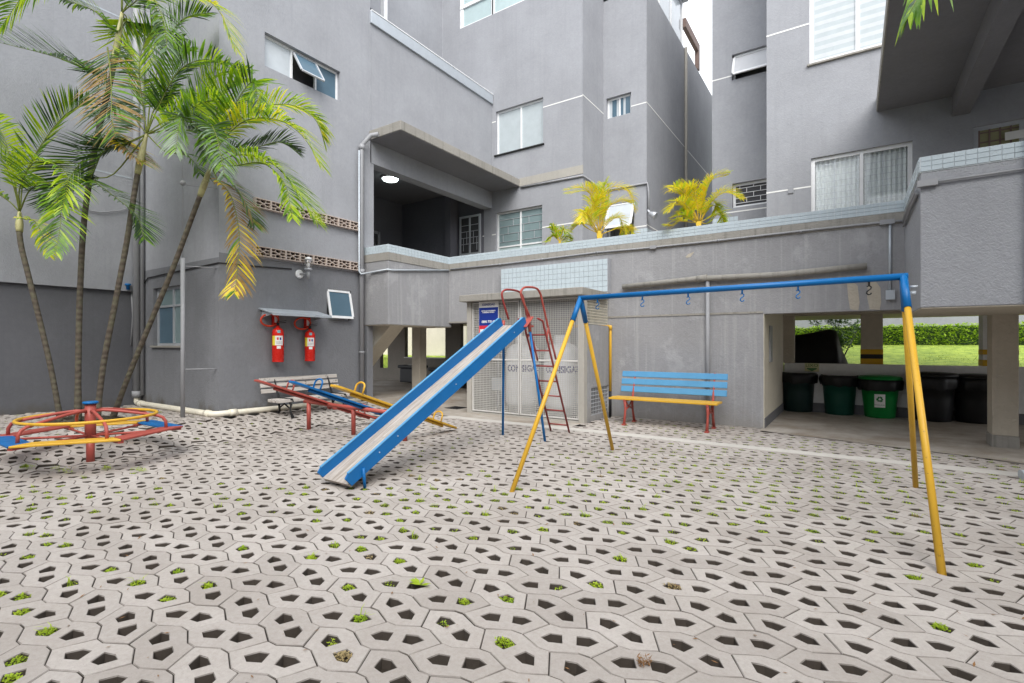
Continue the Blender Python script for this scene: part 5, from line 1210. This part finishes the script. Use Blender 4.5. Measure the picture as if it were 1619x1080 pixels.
def leaf_cloud(mb, pts, n, l0, l1, jit):
    for _ in range(n):
        c_ = pts(); a = rnd.uniform(0, 6.28); el = rnd.uniform(-.6, .9); l = rnd.uniform(l0, l1)
        d = Vector((math.cos(a) * math.cos(el), math.sin(a) * math.cos(el), math.sin(el))); s_ = d.cross(Vector((rnd.uniform(-.5, .5), rnd.uniform(-.5, .5), 1))).normalized() * l * .4
        c_ = Vector(c_); mb.poly([c_ - d * l, c_ + s_, c_ + d * l, c_ - s_])
HD = thing('hedge', (5, 30.5, 1.4), 'clipped bright green hedge along the far side of the lawn', 'hedge')
mb = MB(); leaf_cloud(mb, lambda: (lambda x: (x, 29.9 + rnd.uniform(0, 1.2) ** 2 * .8, 1.36 + (1.02 + .12 * noise.noise(Vector((x * 1.3, 0, 0)))) * rnd.random() ** .8))(rnd.uniform(-4, 13)), 14000, .05, .1, 0); mb.build('foliage', 'hedge_leaf', HD, recalc=False)
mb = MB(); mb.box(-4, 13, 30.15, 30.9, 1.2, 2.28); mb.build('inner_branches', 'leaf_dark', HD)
HD2 = thing('hedge', (-19, 30.5, 1.4), 'green hedge glimpsed between the garage partition and the gas cage', 'hedge')
mb = MB(); leaf_cloud(mb, lambda: (rnd.uniform(-24, -14), 29.9 + rnd.uniform(0, 1), 1.2 + rnd.random() * 1.2), 4000, .06, .12, 0); mb.build('foliage', 'hedge_leaf', HD2, recalc=False)
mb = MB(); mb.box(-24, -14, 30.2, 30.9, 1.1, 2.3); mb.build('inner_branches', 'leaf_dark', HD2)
SH = thing('shrub', (xat(1320, 22.5), 22.5, .6), 'leafy shrub standing behind the covered motorcycle', 'shrub')
cx_, cy_ = xat(1318, 22.5), 22.5; blobs = [(rnd.gauss(0, .45), rnd.gauss(0, .35), rnd.uniform(.9, 2.5), rnd.uniform(.2, .38)) for _ in range(16)]
def shp():
    b2 = rnd.choice(blobs); v_ = Vector((rnd.gauss(0, 1), rnd.gauss(0, 1), rnd.gauss(0, 1))).normalized() * b2[3] * rnd.uniform(.6, 1); return (cx_ + b2[0] + v_.x, cy_ + b2[1] + v_.y, b2[2] + v_.z)
mb = MB(); leaf_cloud(mb, shp, 2600, .05, .09, 0); mb.build('foliage', 'bush_leaf', SH, recalc=False)
mb = MB()
for b2 in blobs[:9]: mb.tube([(cx_, cy_, .5), (cx_ + b2[0] * .4, cy_ + b2[1] * .4, 1.0), (cx_ + b2[0], cy_ + b2[1], b2[2])], [.04, .025, .01], 6)
mb.build('stem', 'palm_trunk', SH)
mb = MB(); mb.box(-12, 16, 32.6, 32.9, 0, 4.6); tag(mb.build('garden_wall', 'grey_stucco'), 'blue-grey wall behind the clipped hedge', 'wall')
mb = MB(); mb.box(-36, -18.9, 23.4, 23.7, 0, 4.6); tag(mb.build('neighbour_wall', 'cream_wall'), 'sunlit cream wall seen through the garage openings', 'wall')

# ------------------------------------------------------------------ palms
def frond(root, pts, mats, L=.38, n=42, w0=.0125, start=.22, droop=.35, vee=.35, stalk='stalk_green', ang=60, face=None, rad=.012, ragged=.12):
    n = int(n * 1.25); L *= 1.2; w0 *= 1.0; droop *= .42; cur = bez(pts, 40); mb = MB(); mb.cur = 0
    mb.tube(cur[::2], [rad * (1 - .8 * i / 20) for i in range(21)], 5)
    for i in range(n):
        s_ = start + (1 - start) * (i + .5) / n; fi = s_ * 40; k = min(int(fi), 39); p = cur[k].lerp(cur[k + 1], fi - k); tng = (cur[min(k + 1, 40)] - cur[max(k - 1, 0)]).normalized()
        sd_ = tng.cross(face if face is not None else Vector((0, 0, 1)))
        if sd_.length < .15: sd_ = Vector((_c, _s, 0))
        sd_.normalize(); up_ = sd_.cross(tng).normalized()
        q = (s_ - start) / (1 - start); ll = L * (.45 + .55 * math.sin(math.pi * min(1, (q + .12) * .85))) * (1 - .35 * max(0, q - .75) / .25)
        an = R(ang - 22 * q)
        for sg in (-1, 1):
            l = ll * (1 + rnd.uniform(-ragged, ragged)); a2 = an + rnd.gauss(0, .06)
            d = (tng * math.cos(a2) + (sd_ * sg + up_ * (vee + rnd.gauss(0, .06))).normalized() * math.sin(a2)).normalized()
            drp = droop * (1 + rnd.uniform(-.3, .5)); wv = w0 * (1 + rnd.uniform(-.15, .2))
            sw_ = d.cross(up_).normalized()
            mb.cur = 1 + rnd.choices(range(len(mats)), [m_[1] for m_ in mats])[0]
            b0 = len(mb.v); m1 = p + d * l * .35 + Vector((0, 0, -drp * l * .1)); m2 = p + d * l * .7 + Vector((0, 0, -drp * l * .42)); tip = p + d * l * .97 + Vector((0, 0, -drp * l * .95))
            mb.v += [tuple(x_) for x_ in (p - sw_ * wv * .4, p + sw_ * wv * .4, m1 - sw_ * wv, m1 + sw_ * wv, m2 - sw_ * wv * .7, m2 + sw_ * wv * .7, tip)]
            mb.face((b0, b0 + 1, b0 + 3, b0 + 2)); mb.face((b0 + 2, b0 + 3, b0 + 5, b0 + 4)); mb.face((b0 + 4, b0 + 5, b0 + 6))
    return mb.build('frond', [stalk] + [m_[0] for m_ in mats], root, recalc=False)
GRN = [('leaf_green', 6), ('leaf_dark', 2), ('leaf_lime', 2)]; LIM = [('leaf_lime', 5), ('leaf_green', 4)]; BRT = [('leaf_lime', 5), ('leaf_yellow', 3), ('leaf_green', 1)]
DRK = [('leaf_dark', 5), ('leaf_green', 2)]; DEAD = [('leaf_dead', 3), ('leaf_dark', 5), ('leaf_green', 2)]; BRN = [('leaf_dead', 6), ('leaf_gold', 2), ('leaf_green', 1)]; SIL = [('leaf_silver', 3), ('leaf_green', 3), ('leaf_dark', 1)]
GLD = [('leaf_gold', 5), ('leaf_yellow', 5), ('leaf_lime', 2)]
def palm(base_uv, path, shaft, label, f0, ftop, r0, r1, crown, zbase=.2):
    """path: sight points of the trunk between base and crown; depth runs from f0 to ftop"""
    b2 = G(*base_uv, zbase); f_b = depth(b2); pts = [b2 - Vector((0, 0, .05))]; m_ = len(path)
    for i, (u, v) in enumerate(path): pts.append(onD(u, v, f_b + (ftop - f_b) * (i + 1) / m_))
    T = thing('palm_tree', tuple(b2), label, 'palm tree', 'palms in the clump by the left wall')
    cur = bez(pts, 48); ks = int(48 * shaft)
    mb = MB(); rr = [r0 * (1.35 - .35 * min(1, i / 4)) + (r1 - r0) * i / 48 for i in range(49)]
    rr = [r * (1 + .025 * (i % 2)) for i, r in enumerate(rr)]
    mb.tube(cur[:ks + 1], rr[:ks + 1], 12); mb.build('trunk', 'palm_trunk', T)
    mb = MB(); mb.tube(cur[ks:], [r1 * (1.15 + .5 * math.sin(math.pi * min(1, i / max(1, 48 - ks) * 1.1))) * (1 - .45 * i / max(1, 48 - ks)) for i in range(49 - ks)], 12); mb.build('crown_shaft', 'crown_shaft', T)
    top = cur[-1]; ft = depth(top)
    for (fp, dz, mats, kw) in crown:
        P = [top if (q == 0 and fp[0] is None) else onD(fp[q][0], fp[q][1], ft + dz * (q / (len(fp) - 1)) ** 1.0) for q in range(len(fp))]
        frond(T, P, mats, **kw)
    return T
N_ = None
palm((97, 667), [(82, 590), (66, 520), (46, 440), (32, 380), (31, 335)], .86, 'palm with the lowest crown, leaning towards the yard side wall', 9, 8.1, .037, .037, [
    ((N_, (32, 295), (58, 255), (105, 275), (98, 335)), -.7, LIM, dict(L=.42, n=40, droop=.6)),
    ((N_, (20, 290), (0, 250), (-40, 245), (-80, 290)), -.5, LIM, dict(L=.42, n=36, droop=.6)),
    ((N_, (40, 275), (75, 215), (105, 180), (140, 160)), .1, GRN, dict(L=.45, n=44, droop=.1, vee=.6)),
    ((N_, (48, 300), (80, 290), (96, 340), (88, 400)), -.9, GRN, dict(L=.40, n=40, droop=.5)),
    ((N_, (34, 345), (55, 350), (68, 375), (78, 405)), -.3, BRT, dict(L=.22, n=20, droop=.7)),
    ((N_, (10, 315), (-25, 300), (-60, 330), (-90, 400)), -.3, GRN, dict(L=.4, n=32, droop=.6)),
    ((N_, (20, 270), (5, 215), (-20, 180), (-60, 160)), .1, LIM, dict(L=.4, n=34, droop=.4)),
])
palm((123, 669), [(124, 560), (127, 450), (134, 340), (152, 225), (172, 140), (183, 85), (193, 20)], .83, 'tallest palm of the clump with a dark straight trunk', 9, 8.1, .041, .036, [
    ((N_, (185, 50), (150, 18), (105, 0), (60, -25)), -.3, GRN, dict(L=.42, n=44, droop=.4)),
    (((170, 75), (173, 100), (176, 135), (177, 185), (182, 215)), -.5, DEAD, dict(L=.55, n=46, droop=.25, ang=72, face=Vector((.55, -.83, 0)), vee=.1, start=.05)),
    ((N_, (165, 115), (118, 100), (70, 85), (-10, 65)), .0, DRK, dict(L=.55, n=52, droop=.1, vee=.5)),
    ((N_, (205, 10), (235, -8), (258, 30), (265, 80)), -.5, SIL, dict(L=.42, n=40, droop=.6)),
    ((N_, (200, 35), (215, 45), (240, 55), (290, 60)), .3, DRK, dict(L=.4, n=34, droop=.4)),
    ((N_, (200, 30), (190, 60), (215, 110), (232, 140)), .2, LIM, dict(L=.4, n=34, droop=.2)),
    ((N_, (215, -5), (285, -14), (342, 12), (374, 82)), -.2, BRT, dict(L=.44, n=52, droop=.5)),
    ((N_, (185, -30), (120, -50), (50, -20), (0, 45)), -.5, LIM, dict(L=.45, n=48, droop=.8)),
    ((N_, (195, -40), (200, -90), (230, -120), (280, -110)), .2, GRN, dict(L=.4, n=40)),
    (((176, 190), (185, 215), (200, 235), (224, 258)), -.2, BRN, dict(L=.42, n=30, droop=.4)),
])
palm((152, 668), [(163, 580), (180, 490), (200, 385), (210, 320), (220, 262), (232, 212)], .80, 'curved palm whose pale crown shaft shows against the corner downpipe', 9, 8.0, .041, .036, [
    ((N_, (226, 165), (220, 110), (228, 70), (250, 30)), .1, LIM, dict(L=.42, n=44, droop=.15)),
    ((N_, (250, 170), (285, 110), (335, 95), (385, 130)), -.2, GRN, dict(L=.44, n=48, droop=.3)),
    ((N_, (262, 190), (300, 175), (340, 120), (395, 110)), .2, GRN, dict(L=.42, n=46, droop=.3)),
    ((N_, (258, 200), (300, 172), (345, 160), (400, 200)), -.4, LIM, dict(L=.4, n=44, droop=.5)),
    ((N_, (215, 190), (195, 165), (180, 165), (150, 185)), .2, SIL, dict(L=.38, n=36, droop=.5)),
    ((N_, (206, 225), (180, 232), (160, 245), (140, 290)), -.2, DRK, dict(L=.42, n=40, droop=.2)),
    ((N_, (265, 206), (300, 206), (320, 215), (328, 255)), -.4, SIL, dict(L=.4, n=36, droop=.6)),
    ((N_, (190, 230), (140, 245), (105, 290), (85, 330)), .1, DRK, dict(L=.55, n=48, droop=.1, vee=.5)),
    ((N_, (180, 275), (148, 283), (180, 310), (215, 340), (228, 378)), -.3, DRK, dict(L=.42, n=44, droop=.25, start=.3)),
    ((N_, (262, 240), (290, 243), (310, 260), (316, 275)), -.2, SIL, dict(L=.3, n=24, droop=.6)),
    ((N_, (240, 150), (262, 70), (290, 30), (330, 20)), .3, GRN, dict(L=.4, n=44, droop=.25)),
    ((N_, (245, 170), (270, 140), (275, 90), (300, 75)), .0, SIL, dict(L=.38, n=40, droop=.3)),
])
palm((176, 662), [(205, 590), (240, 505), (275, 420), (303, 345), (318, 305), (334, 262)], .82, 'slanting palm leaning across the ground-floor window', 9, 7.8, .039, .035, [
    ((N_, (350, 225), (390, 190), (440, 190), (478, 215), (508, 262)), -.2, BRT, dict(L=.5, n=60, droop=.6)),
    ((N_, (355, 215), (400, 175), (455, 165), (495, 185), (512, 220)), .4, BRT, dict(L=.46, n=54, droop=.6)),
    ((N_, (340, 205), (345, 165), (355, 140), (385, 125)), .0, LIM, dict(L=.42, n=40, droop=.2)),
    ((N_, (320, 215), (300, 190), (285, 190), (278, 240)), -.5, SIL, dict(L=.4, n=40, droop=.7)),
    ((N_, (335, 225), (335, 200), (345, 225), (355, 280)), -.7, SIL, dict(L=.36, n=34, droop=.7)),
    ((N_, (375, 245), (425, 255), (465, 295), (500, 350)), -.3, LIM, dict(L=.48, n=56, droop=.5)),
    ((N_, (372, 262), (415, 258), (450, 290), (462, 345)), -.6, LIM, dict(L=.36, n=44, droop=.5)),
    ((N_, (345, 285), (365, 310), (378, 370), (374, 440), (370, 463)), -.4, BRN, dict(L=.33, n=46, droop=.45, start=.18)),
    ((N_, (350, 275), (375, 300), (395, 335), (402, 355)), -.1, DEAD, dict(L=.34, n=32, droop=.4)),
    ((N_, (325, 200), (310, 165), (280, 150), (255, 165)), .3, GRN, dict(L=.38, n=36, droop=.3)),
    ((N_, (360, 240), (400, 235), (440, 225), (470, 240)), .5, DRK, dict(L=.4, n=40, droop=.3)),
    ((N_, (350, 205), (375, 160), (400, 130), (410, 180)), -.3, GRN, dict(L=.42, n=44, droop=.4)),
])
m_ = MB()
for _ in range(14): m_.tube([G(rnd.uniform(85, 190), rnd.uniform(655, 674), .2) + Vector((0, 0, rnd.uniform(-.02, .03))) for _q in range(2)], rnd.uniform(.008, .02), 6)
tag(m_.build('palm_roots', 'palm_trunk'), 'tangle of brown roots at the foot of the palm clump', 'roots', kind='stuff')
bm_ = MB()
for i in range(24):
    a0, a1 = 2 * math.pi * i / 24, 2 * math.pi * (i + 1) / 24; c_ = G(135, 664, .2); bm_.poly([c_ + Vector((0, 0, .03)), c_ + Vector((.75 * math.cos(a0), .55 * math.sin(a0), -.005)), c_ + Vector((.75 * math.cos(a1), .55 * math.sin(a1), -.005))])
tag(bm_.build('planting_bed', 'soil'), 'bare soil bed around the palm stems', 'soil bed', kind='structure')

def areca(u, v, label, stems):
    p0 = onY(u, v, 9.85); T = thing('areca_palm', (p0.x, p0.y, 3.3), label, 'palm plant', 'yellow palms behind the tiled parapet'); f = depth(p0)
    m_ = MB()
    for (fp, dz, mats, kw) in stems: m_.tube([(p0.x + rnd.gauss(0, .04), p0.y + rnd.gauss(0, .03), 3.0), onD(*fp[0], f)], .012, 6)
    m_.build('stem', 'stalk_yellow', T)
    stems = stems + [([(a + rnd.uniform(-5, 5) * (q > 0), b2 + rnd.uniform(-7, 9) * (q > 0)) for q, (a, b2) in enumerate(fp)], dz * -1 + rnd.uniform(-.2, .2), mats, kw) for (fp, dz, mats, kw) in stems]
    for (fp, dz, mats, kw) in stems: frond(T, [onD(a, b2, f + dz * q / (len(fp) - 1)) for q, (a, b2) in enumerate(fp)], mats, stalk='stalk_yellow', rad=.009, **kw)
K1 = dict(L=.25, n=28, droop=.5, w0=.0085, start=.15)
areca(948, 368, 'yellow palm plant in front of the tilted sash, tallest foliage of the parapet plants', [
    (((946, 365), (940, 320), (925, 298), (893, 300)), -.2, GLD, K1), (((947, 365), (948, 320), (945, 300), (930, 290)), .2, GLD, K1), (((948, 365), (955, 320), (965, 297), (990, 300), (1003, 335)), -.1, GLD, K1),
    (((949, 365), (960, 330), (975, 320), (1000, 318)), .2, GLD, K1), (((946, 367), (930, 340), (922, 335), (920, 350)), -.3, GLD, K1), (((950, 368), (965, 350), (980, 345), (990, 370)), -.2, GLD, K1),
    (((944, 368), (930, 355), (915, 355), (905, 358)), .0, [('leaf_gold', 3), ('leaf_lime', 3)], dict(L=.2, n=22, droop=.4, w0=.01)), (((946, 366), (950, 330), (955, 300), (958, 290)), .0, [('leaf_lime', 3), ('leaf_yellow', 2)], K1),
    (((946, 370), (935, 345), (940, 320), (950, 312)), -.3, GLD, K1), (((952, 370), (975, 362), (995, 360), (1000, 372)), -.1, GLD, dict(L=.2, n=22, droop=.4, w0=.01))])
areca(1105, 352, 'yellow palm plant beside the pale tile pier, long frond reaching over the barred window', [
    (((1103, 350), (1085, 310), (1070, 295), (1058, 302)), -.2, GLD, K1), (((1104, 350), (1098, 310), (1088, 293), (1068, 296)), .2, GLD, K1), (((1106, 350), (1112, 310), (1125, 285), (1150, 277)), .1, GLD, dict(L=.24, n=36, droop=.2, w0=.011, start=.1)),
    (((1107, 350), (1125, 320), (1145, 305), (1172, 312)), -.3, GLD, K1), (((1102, 351), (1085, 325), (1070, 318), (1056, 335)), -.3, GLD, K1), (((1108, 351), (1120, 330), (1130, 325), (1132, 332)), .1, [('leaf_lime', 3), ('leaf_yellow', 3)], K1),
    (((1101, 352), (1090, 340), (1078, 335), (1062, 345)), .0, [('leaf_lime', 3), ('leaf_gold', 3)], dict(L=.2, n=24, droop=.4, w0=.01)), (((1104, 350), (1092, 318), (1085, 300), (1100, 290)), .1, GLD, K1),
    (((1106, 352), (1120, 345), (1135, 340), (1145, 348)), -.1, [('leaf_lime', 4), ('leaf_yellow', 2)], dict(L=.2, n=24, droop=.4, w0=.01)), (((1102, 352), (1080, 350), (1068, 348), (1052, 357)), -.2, GLD, dict(L=.16, n=20, droop=.4, w0=.01))])
K2 = dict(L=.14, n=18, droop=.4, w0=.01, start=.1)
areca(885, 380, 'small yellow-green palm seedling before the frosted window', [
    (((884, 380), (880, 368), (874, 362), (868, 360)), -.1, BRT, K2), (((885, 380), (888, 368), (893, 363), (904, 367)), .1, BRT, K2), (((884, 381), (876, 374), (870, 376), (865, 380)), .0, BRT, K2), (((886, 381), (892, 374), (898, 374), (903, 378)), .1, BRT, K2)])
# the palm overhanging from the right: only one frond reaches the picture
T = thing('palm_tree', (2.9, 3.2, 0), 'overhanging palm frond at the upper right, its trunk outside the picture', 'palm tree')
mb = MB(); tp = [(2.9, 3.2, -.05), (2.85, 3.3, 2), (2.6, 3.6, 4.0), (2.4, 3.8, 4.9)]; mb.tube(bez(tp, 20), [.08 - .0015 * i for i in range(21)], 10); mb.build('trunk', 'palm_trunk', T)
top = Vector(tp[-1])
e0, e1, e2 = onD(1500, -120, 4.3), onD(1468, -40, 4.1), onD(1438, 22, 4.0)
frond(T, [top, top.lerp(e0, .6) + Vector((0, 0, .25)), e0, e1, e2], GRN, L=.27, n=22, w0=.02, droop=2.0, ang=42, start=.25, rad=.012)
for a in (0.2, 1.3, 2.3, 5.2):
    frond(T, [top, top + Vector((math.cos(a) * .7, math.sin(a) * .7, .5)), top + Vector((math.cos(a) * 1.4, math.sin(a) * 1.4, .3)), top + Vector((math.cos(a) * 1.9, math.sin(a) * 1.9, -.3))], GRN, L=.5, n=40, w0=.017, droop=.5)
